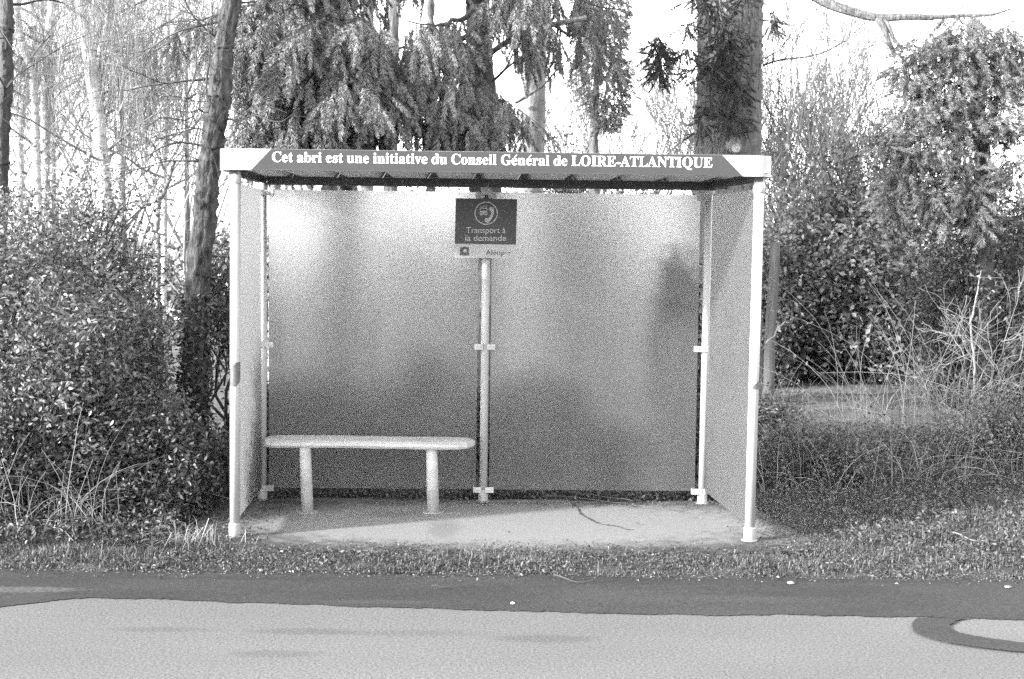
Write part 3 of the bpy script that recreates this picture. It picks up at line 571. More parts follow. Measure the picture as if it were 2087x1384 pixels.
# lettering ---------------------------------------------------------
GLY = json.loads('''{"C":[468,[[[257,-11],[213,-7],[174,3],[137,20],[105,43],[78,71],[56,104],[39,142],[29,184],[26,228],[30,273],[39,314],[56,351],[79,384],[106,412],[139,435],[176,452],[216,462],[259,465],[292,463],[328,454],[367,440],[374,437],[381,436],[388,435],[402,439],[413,449],[419,465],[437,465],[437,308],[420,308],[403,347],[381,380],[356,407],[328,427],[298,439],[265,443],[198,419],[157,347],[144,226],[159,114],[203,46],[278,24],[305,26],[331,33],[358,45],[383,61],[407,81],[428,106],[447,89],[395,33],[332,0]]]],"G":[508,[[[268,-10],[222,-7],[179,3],[141,19],[108,42],[80,70],[57,103],[41,141],[31,183],[28,229],[31,274],[41,315],[57,352],[80,385],[107,413],[139,435],[176,452],[215,462],[257,465],[293,463],[330,454],[369,441],[376,438],[382,436],[388,436],[395,437],[401,439],[406,443],[410,449],[415,456],[419,465],[437,465],[437,308],[420,308],[409,334],[397,357],[382,379],[366,397],[348,413],[329,426],[309,436],[288,441],[267,443],[200,419],[159,347],[146,228],[150,163],[161,110],[180,67],[206,37],[238,19],[275,13],[298,14],[316,19],[328,27],[336,39],[341,53],[343,71],[343,128],[341,146],[337,161],[329,170],[317,176],[299,180],[275,182],[275,198],[500,198],[500,182],[481,180],[466,177],[457,171],[451,161],[447,147],[446,128],[446,29],[387,7],[328,-6]]]],"L":[426,[[[15,0],[15,17],[36,20],[52,24],[62,32],[69,43],[73,59],[75,81],[75,379],[73,399],[69,414],[62,425],[51,432],[36,436],[16,439],[16,455],[250,455],[250,439],[233,438],[219,436],[208,434],[199,430],[193,424],[188,416],[185,407],[183,394],[182,379],[182,83],[182,68],[183,56],[185,47],[188,40],[193,35],[200,31],[208,29],[220,28],[234,28],[264,29],[291,33],[315,40],[335,49],[354,63],[370,80],[384,100],[397,125],[409,154],[427,154],[402,0]]]],"O":[525,[[[261,-11],[228,-9],[198,-3],[169,7],[142,21],[117,38],[94,58],[75,81],[58,106],[45,134],[35,163],[29,195],[28,228],[29,260],[35,292],[45,321],[58,349],[75,374],[95,397],[117,417],[143,434],[170,448],[200,458],[232,464],[265,466],[298,464],[328,458],[357,448],[384,435],[409,418],[431,399],[451,376],[467,351],[481,323],[490,293],[496,261],[498,228],[496,195],[490,163],[481,134],[467,106],[450,81],[430,58],[408,38],[383,21],[355,7],[325,-3],[294,-9]],[[265,12],[328,36],[367,108],[379,228],[376,293],[365,346],[348,389],[324,419],[294,437],[260,443],[196,419],[158,347],[145,228],[149,163],[159,109],[177,67],[201,37],[230,18]]]],"I":[261,[[[13,0],[13,17],[34,21],[50,26],[61,32],[69,42],[74,56],[75,75],[75,387],[74,405],[70,419],[63,427],[52,433],[36,437],[13,439],[13,455],[244,455],[244,439],[223,437],[207,433],[196,427],[188,419],[184,405],[183,387],[183,77],[183,64],[185,53],[187,44],[192,37],[198,31],[206,26],[216,23],[230,20],[246,17],[246,0]]]],"R":[473,[[[15,0],[15,17],[36,20],[52,24],[62,32],[69,43],[73,59],[75,81],[75,379],[73,398],[69,413],[62,424],[51,431],[36,436],[16,439],[16,455],[217,455],[278,452],[329,442],[367,426],[395,403],[412,372],[417,334],[406,285],[372,248],[315,224],[432,50],[439,40],[446,32],[452,26],[459,21],[468,18],[478,17],[480,17],[480,0],[338,0],[201,212],[182,212],[182,81],[183,59],[187,43],[194,32],[205,24],[221,20],[242,17],[242,0]],[[182,234],[203,234],[235,236],[261,245],[280,258],[293,278],[301,304],[304,336],[295,389],[268,421],[224,431],[209,430],[197,427],[190,422],[185,414],[183,402],[182,385]]]],"E":[442,[[[14,0],[14,17],[35,18],[51,22],[62,30],[70,41],[74,57],[75,78],[75,369],[74,394],[69,413],[62,425],[51,433],[36,437],[16,439],[16,455],[399,455],[399,320],[383,320],[375,357],[361,386],[340,406],[312,420],[276,428],[232,430],[219,430],[208,429],[200,428],[194,426],[189,422],[186,417],[184,410],[183,400],[183,388],[183,246],[193,246],[221,248],[243,256],[259,269],[272,288],[281,313],[288,345],[304,345],[304,118],[287,118],[284,143],[280,164],[273,181],[264,195],[254,206],[241,213],[225,218],[207,221],[185,222],[183,222],[183,67],[184,53],[187,42],[192,35],[201,31],[213,28],[230,28],[261,29],[289,32],[313,39],[335,48],[354,60],[371,75],[386,94],[399,116],[411,143],[430,143],[402,0]]]],"A":[437,[[[-9,0],[-9,18],[4,19],[14,24],[24,30],[32,41],[41,55],[49,75],[206,466],[224,465],[384,87],[394,65],[403,47],[411,34],[420,25],[430,20],[443,18],[443,0],[229,0],[229,18],[259,21],[277,30],[283,46],[282,54],[279,66],[273,81],[253,132],[103,132],[79,71],[77,67],[76,63],[76,59],[75,54],[75,51],[75,48],[80,32],[96,21],[124,18],[128,18],[128,0]],[[113,161],[242,161],[177,319]]]],"T":[423,[[[92,0],[92,17],[114,19],[130,23],[142,31],[150,42],[154,59],[156,81],[156,433],[149,433],[116,430],[88,420],[65,403],[47,380],[35,352],[29,318],[11,318],[11,455],[410,455],[410,317],[394,317],[375,382],[333,420],[269,433],[263,433],[263,81],[265,58],[269,41],[276,30],[288,23],[305,19],[328,17],[328,0]]]],"N":[494,[[[403,-11],[107,350],[107,79],[108,57],[112,42],[119,31],[129,24],[145,20],[167,17],[167,0],[18,0],[18,17],[33,18],[45,20],[54,23],[61,27],[67,33],[71,41],[74,51],[75,64],[76,79],[76,388],[56,412],[43,427],[36,433],[31,435],[25,437],[18,439],[18,455],[156,455],[391,169],[391,377],[390,392],[389,404],[386,414],[382,421],[376,427],[369,431],[359,435],[346,437],[331,439],[331,455],[480,455],[480,439],[459,436],[443,432],[433,425],[427,414],[423,398],[422,377],[422,-11]]]],"Q":[525,[[[378,-116],[296,-103],[232,-64],[187,-1],[155,13],[127,30],[101,50],[80,74],[61,100],[47,129],[36,160],[30,193],[28,228],[29,260],[35,292],[45,321],[58,349],[75,374],[95,397],[117,417],[143,434],[170,448],[200,458],[232,464],[265,466],[298,464],[328,458],[357,448],[384,435],[409,418],[431,399],[451,376],[467,351],[481,323],[490,293],[496,261],[498,228],[493,176],[479,128],[454,86],[421,49],[379,21],[330,0],[360,-45],[398,-72],[445,-81],[459,-80],[475,-77],[492,-73],[495,-92],[455,-105],[416,-113]],[[265,12],[329,36],[367,108],[380,228],[377,293],[366,346],[348,389],[324,419],[294,437],[260,443],[196,419],[158,347],[145,228],[149,163],[160,109],[178,67],[202,37],[231,18]]]],"U":[492,[[[248,-13],[192,-8],[147,6],[114,29],[91,61],[78,103],[73,155],[73,379],[72,398],[68,413],[61,424],[50,431],[35,436],[15,439],[15,455],[240,455],[240,439],[225,437],[213,435],[202,432],[195,428],[189,422],[185,415],[183,406],[181,394],[181,379],[181,140],[183,104],[191,74],[203,51],[221,35],[245,25],[275,22],[340,37],[379,83],[392,159],[392,378],[391,398],[387,413],[379,423],[368,431],[351,436],[328,439],[328,455],[474,455],[474,439],[456,435],[442,429],[433,421],[427,411],[424,396],[422,378],[422,181],[418,118],[403,69],[380,32],[346,7],[302,-8]]]],"a":[344,[[[255,-10],[226,-5],[208,10],[200,35],[168,11],[133,-4],[95,-9],[74,-6],[55,0],[40,11],[29,26],[22,43],[20,63],[25,91],[39,115],[63,136],[98,155],[143,173],[199,190],[199,241],[197,258],[193,272],[187,282],[177,290],[164,294],[148,296],[123,293],[109,286],[104,274],[105,270],[108,264],[113,257],[119,248],[122,239],[123,231],[121,220],[117,210],[110,202],[100,196],[90,192],[77,191],[64,192],[54,196],[45,203],[38,212],[34,223],[33,236],[35,252],[40,266],[49,278],[62,290],[77,300],[95,308],[115,314],[137,317],[162,318],[205,315],[239,307],[263,292],[280,271],[290,244],[293,210],[293,62],[293,52],[294,45],[295,40],[297,37],[300,35],[304,34],[309,35],[314,38],[320,42],[329,28],[306,7],[281,-6]],[[151,34],[158,34],[165,37],[174,41],[183,47],[191,54],[199,63],[199,169],[154,151],[127,123],[118,84],[122,56],[133,39]]]],"b":[361,[[[43,-11],[43,388],[42,407],[40,420],[37,428],[31,434],[21,437],[8,439],[8,455],[138,455],[138,279],[162,301],[190,314],[221,318],[244,316],[265,310],[284,299],[301,284],[315,266],[326,245],[335,221],[340,195],[342,166],[340,133],[333,103],[323,75],[308,51],[291,30],[270,13],[246,0],[220,-8],[192,-10],[162,-6],[133,7],[105,28],[53,-11]],[[183,14],[204,18],[220,30],[232,49],[239,77],[244,114],[245,160],[244,197],[239,228],[231,251],[220,267],[204,277],[184,280],[174,279],[164,275],[155,270],[147,262],[142,253],[138,242],[138,69],[143,38],[158,20]]]],"d":[370,[[[140,-10],[117,-8],[97,-1],[78,10],[61,26],[47,44],[35,66],[26,91],[21,118],[19,147],[21,180],[27,210],[36,237],[48,261],[63,281],[81,297],[101,309],[123,316],[146,318],[175,314],[201,301],[223,280],[223,401],[222,413],[218,423],[212,430],[203,435],[191,438],[176,439],[176,455],[319,455],[319,75],[320,60],[322,49],[325,41],[330,35],[340,30],[353,28],[353,11],[315,8],[271,1],[223,-10],[223,39],[201,12],[173,-5]],[[171,28],[182,30],[192,34],[202,41],[211,51],[218,62],[223,76],[223,242],[220,252],[214,262],[206,270],[196,276],[186,279],[174,281],[155,277],[141,267],[130,250],[123,225],[119,193],[118,153],[119,115],[123,83],[130,58],[140,42],[153,32]]]],"e":[301,[[[154,-10],[129,-8],[106,-1],[85,10],[66,26],[50,45],[37,69],[27,95],[21,125],[19,157],[21,187],[28,215],[38,240],[51,263],[68,282],[87,298],[109,309],[132,316],[157,318],[193,314],[224,301],[249,280],[268,251],[279,216],[283,173],[283,166],[117,166],[127,97],[154,56],[199,42],[225,47],[248,62],[270,86],[285,73],[248,27],[205,-1]],[[116,192],[201,192],[201,215],[201,241],[198,261],[193,277],[186,288],[175,295],[161,297],[136,286],[121,255],[116,203]]]],"i":[198,[[[101,362],[87,364],[75,368],[65,376],[57,387],[52,399],[50,412],[52,426],[57,438],[65,449],[75,457],[87,462],[101,463],[114,462],[126,457],[137,449],[145,438],[150,426],[151,412],[149,399],[145,387],[136,376],[126,368],[114,364]],[[18,0],[18,16],[30,18],[39,21],[45,26],[49,32],[52,43],[52,56],[52,252],[52,267],[50,278],[47,285],[41,289],[32,292],[20,293],[21,310],[148,310],[148,56],[149,43],[151,33],[154,26],[160,21],[168,18],[180,16],[180,0]]]],"l":[199,[[[18,0],[18,16],[30,18],[39,21],[45,26],[49,32],[52,43],[52,56],[52,398],[52,411],[50,421],[47,429],[42,434],[33,438],[20,439],[20,455],[148,455],[148,56],[149,43],[151,33],[154,26],[160,21],[168,18],[180,16],[180,0]]]],"n":[381,[[[18,0],[18,16],[30,17],[39,21],[45,26],[49,33],[52,43],[52,56],[52,253],[52,266],[49,276],[46,284],[40,289],[31,293],[19,294],[19,310],[148,310],[148,267],[175,296],[207,313],[243,318],[292,306],[321,271],[330,212],[330,56],[331,43],[333,33],[337,26],[343,21],[352,17],[363,16],[363,0],[202,0],[202,16],[207,16],[223,21],[232,34],[235,56],[235,217],[234,234],[232,247],[229,258],[223,265],[215,270],[203,271],[183,267],[164,255],[148,235],[148,56],[148,43],[151,33],[154,26],[160,21],[168,17],[180,16],[180,0]]]],"o":[336,[[[169,-10],[140,-8],[114,-1],[90,11],[69,27],[52,47],[38,70],[27,96],[21,124],[19,154],[21,184],[27,213],[38,239],[52,262],[69,281],[90,297],[114,309],[140,316],[168,318],[196,316],[222,309],[245,298],[266,282],[283,263],[298,240],[308,214],[315,185],[317,154],[315,123],[308,94],[298,69],[284,46],[266,26],[245,11],[222,-1],[197,-8]],[[169,11],[186,14],[199,24],[209,39],[212,50],[215,64],[217,81],[219,102],[219,126],[220,154],[218,206],[214,245],[208,271],[198,286],[185,296],[169,299],[151,296],[138,286],[128,271],[122,245],[118,206],[117,154],[117,127],[118,103],[120,82],[122,64],[125,50],[128,39],[138,24],[152,14]]]],"r":[287,[[[18,0],[18,16],[30,18],[39,21],[45,26],[49,32],[52,43],[52,56],[52,252],[52,267],[50,278],[46,285],[41,289],[32,292],[20,293],[21,310],[146,310],[146,252],[158,272],[172,288],[187,301],[203,311],[218,316],[233,318],[250,317],[264,312],[275,304],[283,293],[288,281],[289,266],[288,254],[284,243],[278,234],[270,228],[260,224],[248,222],[237,223],[229,226],[222,231],[217,237],[212,243],[207,250],[202,255],[196,259],[189,260],[179,258],[171,252],[162,241],[155,228],[151,211],[149,192],[149,56],[150,42],[153,32],[159,25],[167,21],[180,18],[197,16],[197,0]]]],"s":[288,[[[151,-10],[132,-8],[110,-3],[87,6],[82,8],[78,8],[73,9],[64,7],[56,1],[51,-9],[36,-9],[36,105],[53,105],[61,79],[72,57],[87,39],[103,26],[121,17],[140,15],[156,16],[168,20],[179,27],[186,35],[191,46],[192,58],[188,76],[176,92],[156,105],[107,130],[85,142],[68,155],[54,169],[45,185],[39,202],[37,220],[40,247],[49,270],[65,291],[86,306],[111,316],[141,319],[149,319],[157,318],[166,316],[176,314],[187,311],[199,308],[201,307],[204,307],[206,306],[209,305],[211,305],[213,305],[220,306],[226,311],[230,319],[244,319],[244,222],[228,222],[220,244],[209,262],[196,277],[182,288],[166,294],[149,296],[136,295],[125,292],[116,286],[110,278],[106,269],[105,259],[106,249],[109,240],[115,232],[123,225],[134,218],[146,212],[191,189],[212,178],[229,165],[241,151],[250,136],[255,117],[257,95],[254,65],[244,39],[228,18],[206,2],[181,-7]]]],"t":[228,[[[124,-9],[99,-7],[80,-1],[66,10],[56,26],[50,46],[48,71],[48,279],[20,279],[20,300],[46,324],[68,347],[88,369],[105,389],[118,407],[129,424],[144,424],[144,310],[208,310],[208,279],[144,279],[144,82],[145,69],[147,59],[149,51],[154,45],[160,41],[168,40],[183,44],[195,56],[206,75],[222,66],[198,24],[165,-1]]]],"u":[375,[[[131,-10],[103,-7],[81,2],[65,17],[54,38],[48,65],[46,97],[46,248],[45,262],[43,274],[39,282],[33,289],[24,293],[11,294],[11,310],[142,310],[142,74],[143,63],[146,54],[151,46],[158,40],[166,37],[177,36],[196,39],[213,49],[228,66],[228,248],[228,263],[225,275],[221,283],[214,289],[204,293],[189,294],[189,310],[324,310],[324,70],[325,56],[327,46],[331,39],[338,34],[347,31],[360,30],[360,13],[321,10],[277,3],[228,-10],[228,40],[216,26],[202,13],[186,3],[169,-4],[150,-9]]]],"v":[306,[[[142,-10],[38,248],[33,261],[27,272],[22,281],[16,288],[8,292],[-3,293],[-3,310],[164,310],[164,294],[156,294],[141,292],[132,286],[129,276],[129,273],[130,271],[130,268],[185,122],[236,253],[239,261],[241,267],[241,272],[237,284],[224,292],[203,294],[203,310],[305,310],[305,295],[294,291],[284,286],[278,279],[272,269],[266,258],[260,243],[160,-10]]]]}''')
GLY['-'] = [210, [[[20, 110], [190, 110], [190, 180], [20, 180]]]]
KERN = {'A': 0}
def glyph_mesh(text, x0, z0, x1, size, y, m, name, parent, slope=0.0, depth=.0015):
    cu = bpy.data.curves.new(name, 'CURVE'); cu.dimensions = '2D'; cu.fill_mode = 'BOTH'; cu.extrude = depth / 2
    tot = 0
    for c in text:
        b = {'é': 'e'}.get(c, c); tot += 170 if c == ' ' else GLY[b][0]
    sx = (x1 - x0) / tot; sz = size / 455; cxp = 0
    def loop(L):
        s = cu.splines.new('POLY'); s.points.add(len(L) - 1); s.use_cyclic_u = True
        for i, (a, b) in enumerate(L): s.points[i].co = (x0 + (cxp + a) * sx, z0 + b * sz, 0, 1)
    for c in text:
        if c == ' ': cxp += 170; continue
        b = {'é': 'e'}.get(c, c); g = GLY[b]
        for L in g[1]: loop(L)
        if c == 'é': loop([(120, 345), (215, 440), (245, 470), (275, 455), (265, 430), (150, 345)])
        cxp += g[0]
    return flat_curve(cu, y, m, name, parent)
def flat_curve(cu, y, m, name, parent):
    tmp = bpy.data.objects.new('tmp', cu); COL.objects.link(tmp)
    dg = bpy.context.evaluated_depsgraph_get(); me = bpy.data.meshes.new_from_object(tmp.evaluated_get(dg)); bpy.data.objects.remove(tmp)
    n = len(me.vertices); co = np.zeros(n * 3, np.float32); me.vertices.foreach_get('co', co); co = co.reshape(-1, 3)
    off = parent_loc(parent)
    new = np.stack([co[:, 0], y - co[:, 2], co[:, 1]], 1) - off
    me.vertices.foreach_set('co', new.astype(np.float32).ravel()); me.update()
    me.materials.clear(); me.materials.append(m)
    o = bpy.data.objects.new(name, me); COL.objects.link(o); o.parent = parent; return o
t0, t1 = fx(554, 331), fx(1452, 340.5)
TXT = 'Cet abri est une initiative du Conseil Général de LOIRE-ATLANTIQUE'
adv = lambda w: sum(170 if c == ' ' else GLY[{'é': 'e'}.get(c, c)][0] for c in w)
run = 0
for wd in TXT.split(' '):               # one mesh a word
    xa = t0[0] + (t1[0] - t0[0]) * run / adv(TXT); xb = t0[0] + (t1[0] - t0[0]) * (run + adv(wd)) / adv(TXT); run += adv(wd) + 170
    glyph_mesh(wd, xa, (t0[2] + t1[2]) / 2, xb, .055, FY0 - .0044, M['letter'], 'lettering', fascia)

# ------------------------------------------------------------------ sign on the middle post
S00, S10, S11, S01 = [at(a, b, -.075) for a, b in ((926, 525), (1051, 527), (1054, 406), (929, 404))]
sign = thing('information_sign', 'dark square sign with bus and telephone in a ring, fixed to the middle post', 'sign', ((S00[0] + S10[0]) / 2, -.075, S00[2]))
def sq(u, v): a = S00 * (1 - u) + S10 * u; b = S01 * (1 - u) + S11 * u; r = a * (1 - v) + b * v; return (r[0], r[2])
prism_front(MB(), [sq(0, 0), sq(1, 0), sq(1, 1), sq(0, 1)], -.075, -.072).build('backing', M['signpale'], sign)
prism_front(MB(), [sq(0, .235), sq(1, .235), sq(1, 1), sq(0, 1)], -.0765, -.0752).build('dark_plate', M['signdark'], sign)
def spx(px, py):                        # a point of the sign's face
    p = at(px, py, -.077); return (p[0], p[2])
sc = 1 / 6.29
def z1(a, b): return (900 + a * sc, 340 + b * sc)      # coordinates read off an enlargement of the sign
def flat(name, outs, m, y0=-.0780, y1=-.0767, parent=None):
    mb = MB()
    for o in outs: prism_front(mb, [spx(*z1(a, b)) for a, b in o][::-1] , y0, y1)
    return mb.build(name, m, parent or sign)
def ringpts(cx, cy, r0, r1, k=40, y0=-.0780, y1=-.0767, name='ring', m=None):
    mb = MB(); a = np.linspace(0, 2 * math.pi, k, endpoint=False); V = []
    for r in (r0, r1):
        for t in a: q = spx(*z1(cx + r * math.cos(t), cy + r * math.sin(t))); V.append((q[0], y0, q[1]))
    mb.add(V, [(i, (i + 1) % k, k + (i + 1) % k, k + i) for i in range(k)]); return mb.build(name, m, sign)
ringpts(571, 595, 136, 149, name='ring', m=M['signink'])
hand = [(612, 520), (640, 514), (668, 520), (675, 560), (668, 610), (650, 655), (625, 690), (600, 712), (575, 718), (552, 700), (553, 672), (575, 655), (600, 662), (620, 640), (636, 600), (640, 575), (618, 568)]
flat('telephone', [hand], M['signink'])
def fr(x0, y0, x1, y1, w=5): return [[(x0, y0), (x1, y0), (x1, y0 + w), (x0, y0 + w)], [(x0, y1 - w), (x1, y1 - w), (x1, y1), (x0, y1)], [(x0, y0 + w), (x0 + w, y0 + w), (x0 + w, y1 - w), (x0, y1 - w)], [(x1 - w, y0 + w), (x1, y0 + w), (x1, y1 - w), (x1 - w, y1 - w)]]
flat('bus_symbol', fr(502, 502, 580, 530) + fr(498, 531, 585, 572, 6) + [[(490, 573), (590, 573), (590, 612), (490, 612)], [(500, 613), (520, 613), (520, 626), (500, 626)], [(562, 613), (580, 613), (580, 626), (562, 626)], [(483, 540), (492, 540), (492, 556), (483, 556)], [(590, 540), (599, 540), (599, 556), (590, 556)]], M['signink'])
flat('bus_lamps', [[(500, 582), (520, 582), (520, 600), (500, 600)], [(562, 582), (582, 582), (582, 600), (562, 600)], [(528, 585), (554, 585), (554, 590), (528, 590)], [(528, 596), (554, 596), (554, 601), (528, 601)]], M['signdark'], -.0786, -.0781)
def sans(text, px0, py, px1, size_px, y, m, name):
    cu = bpy.data.curves.new(name, 'FONT'); cu.body = text; cu.fill_mode = 'BOTH'; cu.extrude = .0004; cu.offset = .003
    tmp = bpy.data.objects.new('t', cu); COL.objects.link(tmp); bpy.context.view_layer.update()
    w = tmp.dimensions.x
    dg = bpy.context.evaluated_depsgraph_get(); me = bpy.data.meshes.new_from_object(tmp.evaluated_get(dg)); bpy.data.objects.remove(tmp)
    a, b = spx(px0, py), spx(px1, py); s = (b[0] - a[0]) / w; sv = size_px / 372.
    co = np.zeros(len(me.vertices) * 3, np.float32); me.vertices.foreach_get('co', co); co = co.reshape(-1, 3); off = parent_loc(sign)
    x = a[0] + (co[:, 0] - co[:, 0].min()) * s
    new = np.stack([x, y - co[:, 2], a[1] + co[:, 1] * sv + (x - a[0]) * (b[1] - a[1]) / (b[0] - a[0])], 1) - off
    me.vertices.foreach_set('co', new.astype(np.float32).ravel()); me.update(); me.materials.clear(); me.materials.append(m)
    o = bpy.data.objects.new(name, me); COL.objects.link(o); o.parent = sign; return o
def zz(a, b): return z1(a, b)
p = zz(315, 850); q = zz(820, 850); sans('Transport à', p[0], p[1], q[0], 20.5, -.0776, M['signink'], 'lettering')
p = zz(305, 950); q = zz(828, 952); sans('la demande', p[0], p[1], q[0], 20.5, -.0776, M['signink'], 'lettering')
p = zz(565, 1130); q = zz(805, 1130); sans('Aléop', p[0], p[1], q[0], 16.5, -.0764, M['ink2'], 'logo_lettering')
p = zz(815, 1112); q = zz(885, 1112); sans('en PdL', p[0], p[1], q[0], 5.5, -.0764, M['ink2'], 'logo_lettering')
flat('emblem', [[(235, 1030), (350, 1030), (350, 1138), (235, 1138)]], M['ink2'], -.0762, -.0752)
mb = MB(); arc = [(295 + 42 * math.cos(t), 1062 + 38 * math.sin(t)) for t in np.linspace(math.radians(140), math.radians(300), 14)] + [(295 + 30 * math.cos(t), 1064 + 26 * math.sin(t)) for t in np.linspace(math.radians(300), math.radians(140), 14)]
flat('emblem_arc', [arc], M['signdark'], -.0768, -.0763)
flat('emblem_swirl', [[(275, 1075), (290, 1055), (310, 1055), (325, 1070), (318, 1092), (295, 1097), (280, 1090)]], M['signpale'], -.0768, -.0763)
flat('screw', [[(560, 1160), (570, 1160), (570, 1170), (560, 1170)]], M['signdark'], -.0768, -.0753)

# ------------------------------------------------------------------ bench
bx0, bx1 = at(537, 900, -.40)[0], at(968, 895, -.30)[0]
bench = thing('bench', 'pale narrow plank bench on two round legs in the left half of the shelter', 'bench', ((bx0 + bx1) / 2, -.28, 0))
zs0 = .449; y0, y1 = -.41, -.15
# rounded cross-section swept along the plank, with chamfered ends
cs = [(y0, zs0 - .036), (y0 - .008, zs0 - .022), (y0 - .004, zs0 - .006), (y0 + .018, zs0 + .006), (y0 + .07, zs0 + .012), (y1 - .05, zs0 + .012), (y1 - .008, zs0 + .004), (y1, zs0 - .012), (y1 - .008, zs0 - .034), (y0 + .08, zs0 - .040)]
ymid = (y0 + y1) / 2
secs = [(bx0, .62, .8), (bx0 + .02, .82, .93), (bx0 + .06, 1, 1)] + [(x, 1, 1) for x in np.linspace(bx0 + .15, bx1 - .15, 14)] + [(bx1 - .10, 1, 1), (bx1 - .05, .80, .95), (bx1 - .015, .40, .75), (bx1, .18, .5)]
mb = MB(); V = []
zc = zs0 - .012
for i, (x, sy, sz) in enumerate(secs):
    for (yy, z) in cs: V.append((x, ymid + (yy - ymid) * sy + rng.normal() * .0006, zc + (z - zc) * sz + rng.normal() * .0006 + .002 * math.sin(x * 5)))
k = len(cs); m_ = len(secs)
mb.add(V, [(i * k + j, (i + 1) * k + j, (i + 1) * k + (j + 1) % k, i * k + (j + 1) % k) for i in range(m_ - 1) for j in range(k)])
mb.poly.append(list(range(k))); mb.poly.append([(m_ - 1) * k + j for j in range(k)][::-1])
mb.build('seat', M['white2'], bench)
for px, top in ((627, 622), (883, 880)):
    g = gnd(px, 1043, .014); tx = at(top, 912, g[1])[0]
    lean = (tx - g[0]) / .40
    l = lathe(MB(), [(.0375, .014), (.036, .25), (.0345, .412)], g[0], g[1], 26, (lean, 0)).build('leg', M['white2'], bench, True)
    lathe(MB(), [(.068, .0125), (.068, .017)], g[0], g[1], 28).build('flange', M['zinc'], l)
# ------------------------------------------------------------------ trees
def tp(px, py, Y): return at(px, py, Y)
def basept(px, py, Y): p = at(px, py, Y); return np.array([p[0], Y, 0.])
def simple_tree(name, label, cat, pts, radii, mbark, seed, group=None, rough=.06, k=12):
    pts = [np.array(p, float) for p in pts]
    t = thing(name, label, cat, (pts[0][0], pts[0][1], 0), group)
    P, = [trunk([p for p in pts], radii, M[mbark], t, seed, k, rough=rough)]
    return t, P[1], P[2]
def twigs_from(P, R, rng, n, L, r, depth, zmin, zmax, droop, up, side=None, ang=.6, split=(3, 5), wob=.10):
    out = []
    idx = np.where((P[:, 2] > zmin) & (P[:, 2] < zmax))[0]
    for _ in range(n):
        i = rng.choice(idx); a = rng.uniform(0, 2 * math.pi); d = np.array([math.cos(a), math.sin(a), rng.uniform(.2, .9)])
        if side is not None: d = d + np.array(side)
        branches(rng, P[i], d, L * rng.uniform(.6, 1.2), r, depth, out, droop, up, split, wob, ang)
    return out
# --- leaning mottled pine trunk at the left end of the shelter
t, P, R = simple_tree('leaning_tree', 'leaning tree with dark flaking bark just left of the shelter, bare branches reaching left', 'tree',
   [basept(398, 800, 1.3) + (-.02, 0, -.05), tp(398, 800, 1.3), tp(404, 560, 1.3), tp(418, 400, 1.3), tp(428, 300, 1.3), tp(443, 200, 1.3), tp(452, 100, 1.35), tp(470, 0, 1.4), tp(485, -200, 1.5), tp(500, -600, 1.6)],
   [.115, .095, .082, .076, .075, .080, .066, .056, .05, .04], 'bark_mottled', 11, rough=.15, k=26)
rng = np.random.default_rng(12); out = []
for pts, r in (([(424, 300, 1.3), (370, 290, 1.25), (330, 300, 1.2), (300, 318, 1.2), (270, 325, 1.1)], .010), ([(430, 330, 1.3), (380, 328, 1.2), (330, 330, 1.15), (290, 345, 1.1)], .008),
        ([(432, 250, 1.3), (405, 222, 1.2), (385, 245, 1.1), (330, 240, 1.05), (300, 262, 1.0)], .008), ([(425, 265, 1.3), (390, 262, 1.2), (360, 275, 1.2), (330, 265, 1.2)], .006),
        ([(455, 240, 1.25), (432, 215, 1.22), (420, 180, 1.2), (430, 90, 1.2), (422, 50, 1.2), (440, 25, 1.2)], .012), ([(400, 190, 1.15), (380, 200, 1.1), (398, 150, 1.1), (400, 100, 1.1), (412, 70, 1.2)], .009),
        ([(470, 40, 1.4), (395, 55, 1.3), (350, 70, 1.2), (300, 100, 1.2), (240, 115, 1.2)], .010), ([(440, 160, 1.3), (380, 165, 1.2), (300, 175, 1.2), (262, 185, 1.1)], .011),
        ([(460, 90, 1.4), (420, 60, 1.3), (385, 20, 1.2), (370, -30, 1.2), (380, -80, 1.2)], .010), ([(452, 240, 1.3), (490, 245, 1.2), (520, 235, 1.1), (560, 250, 1.0)], .009)):
    c = smooth_curve([tp(*p) for p in pts], 6)
    c = c[np.linspace(0, len(c) - 1, 12).astype(int)]
    out.append((c[:6], np.linspace(r, r * .7, 6), 0)); out.append((c[5:11], np.linspace(r * .7, r * .4, 6), 0))
    for q in range(6):
        i = rng.integers(2, 11); d = norm(c[i] - c[i - 1]) + rng.normal(size=3) * .6
        branches(rng, c[i], d, rng.uniform(.2, .5), .004, 1, out, .02, 0, (2, 4), .16, .7)
put_branches(out, M['twig_dark'], t)
# dark ivy leaves climbing the foot of the trunk
mf = MB(); n = 1500; a = rng.uniform(0, 2 * math.pi, n); zz_ = rng.uniform(0, 1.3, n) ; i = np.clip((np.interp(zz_, P[:, 2], np.arange(len(P)))).astype(int), 0, len(P) - 1)
pos = P[i] + np.stack([np.cos(a), np.sin(a), a * 0], 1) * (R[i] * 1.05 + .015)[:, None]; pos[:, 2] = zz_
leaves(mf, pos, .045, rng, .3); mf.build('ivy', M['leaf_dark'], t)

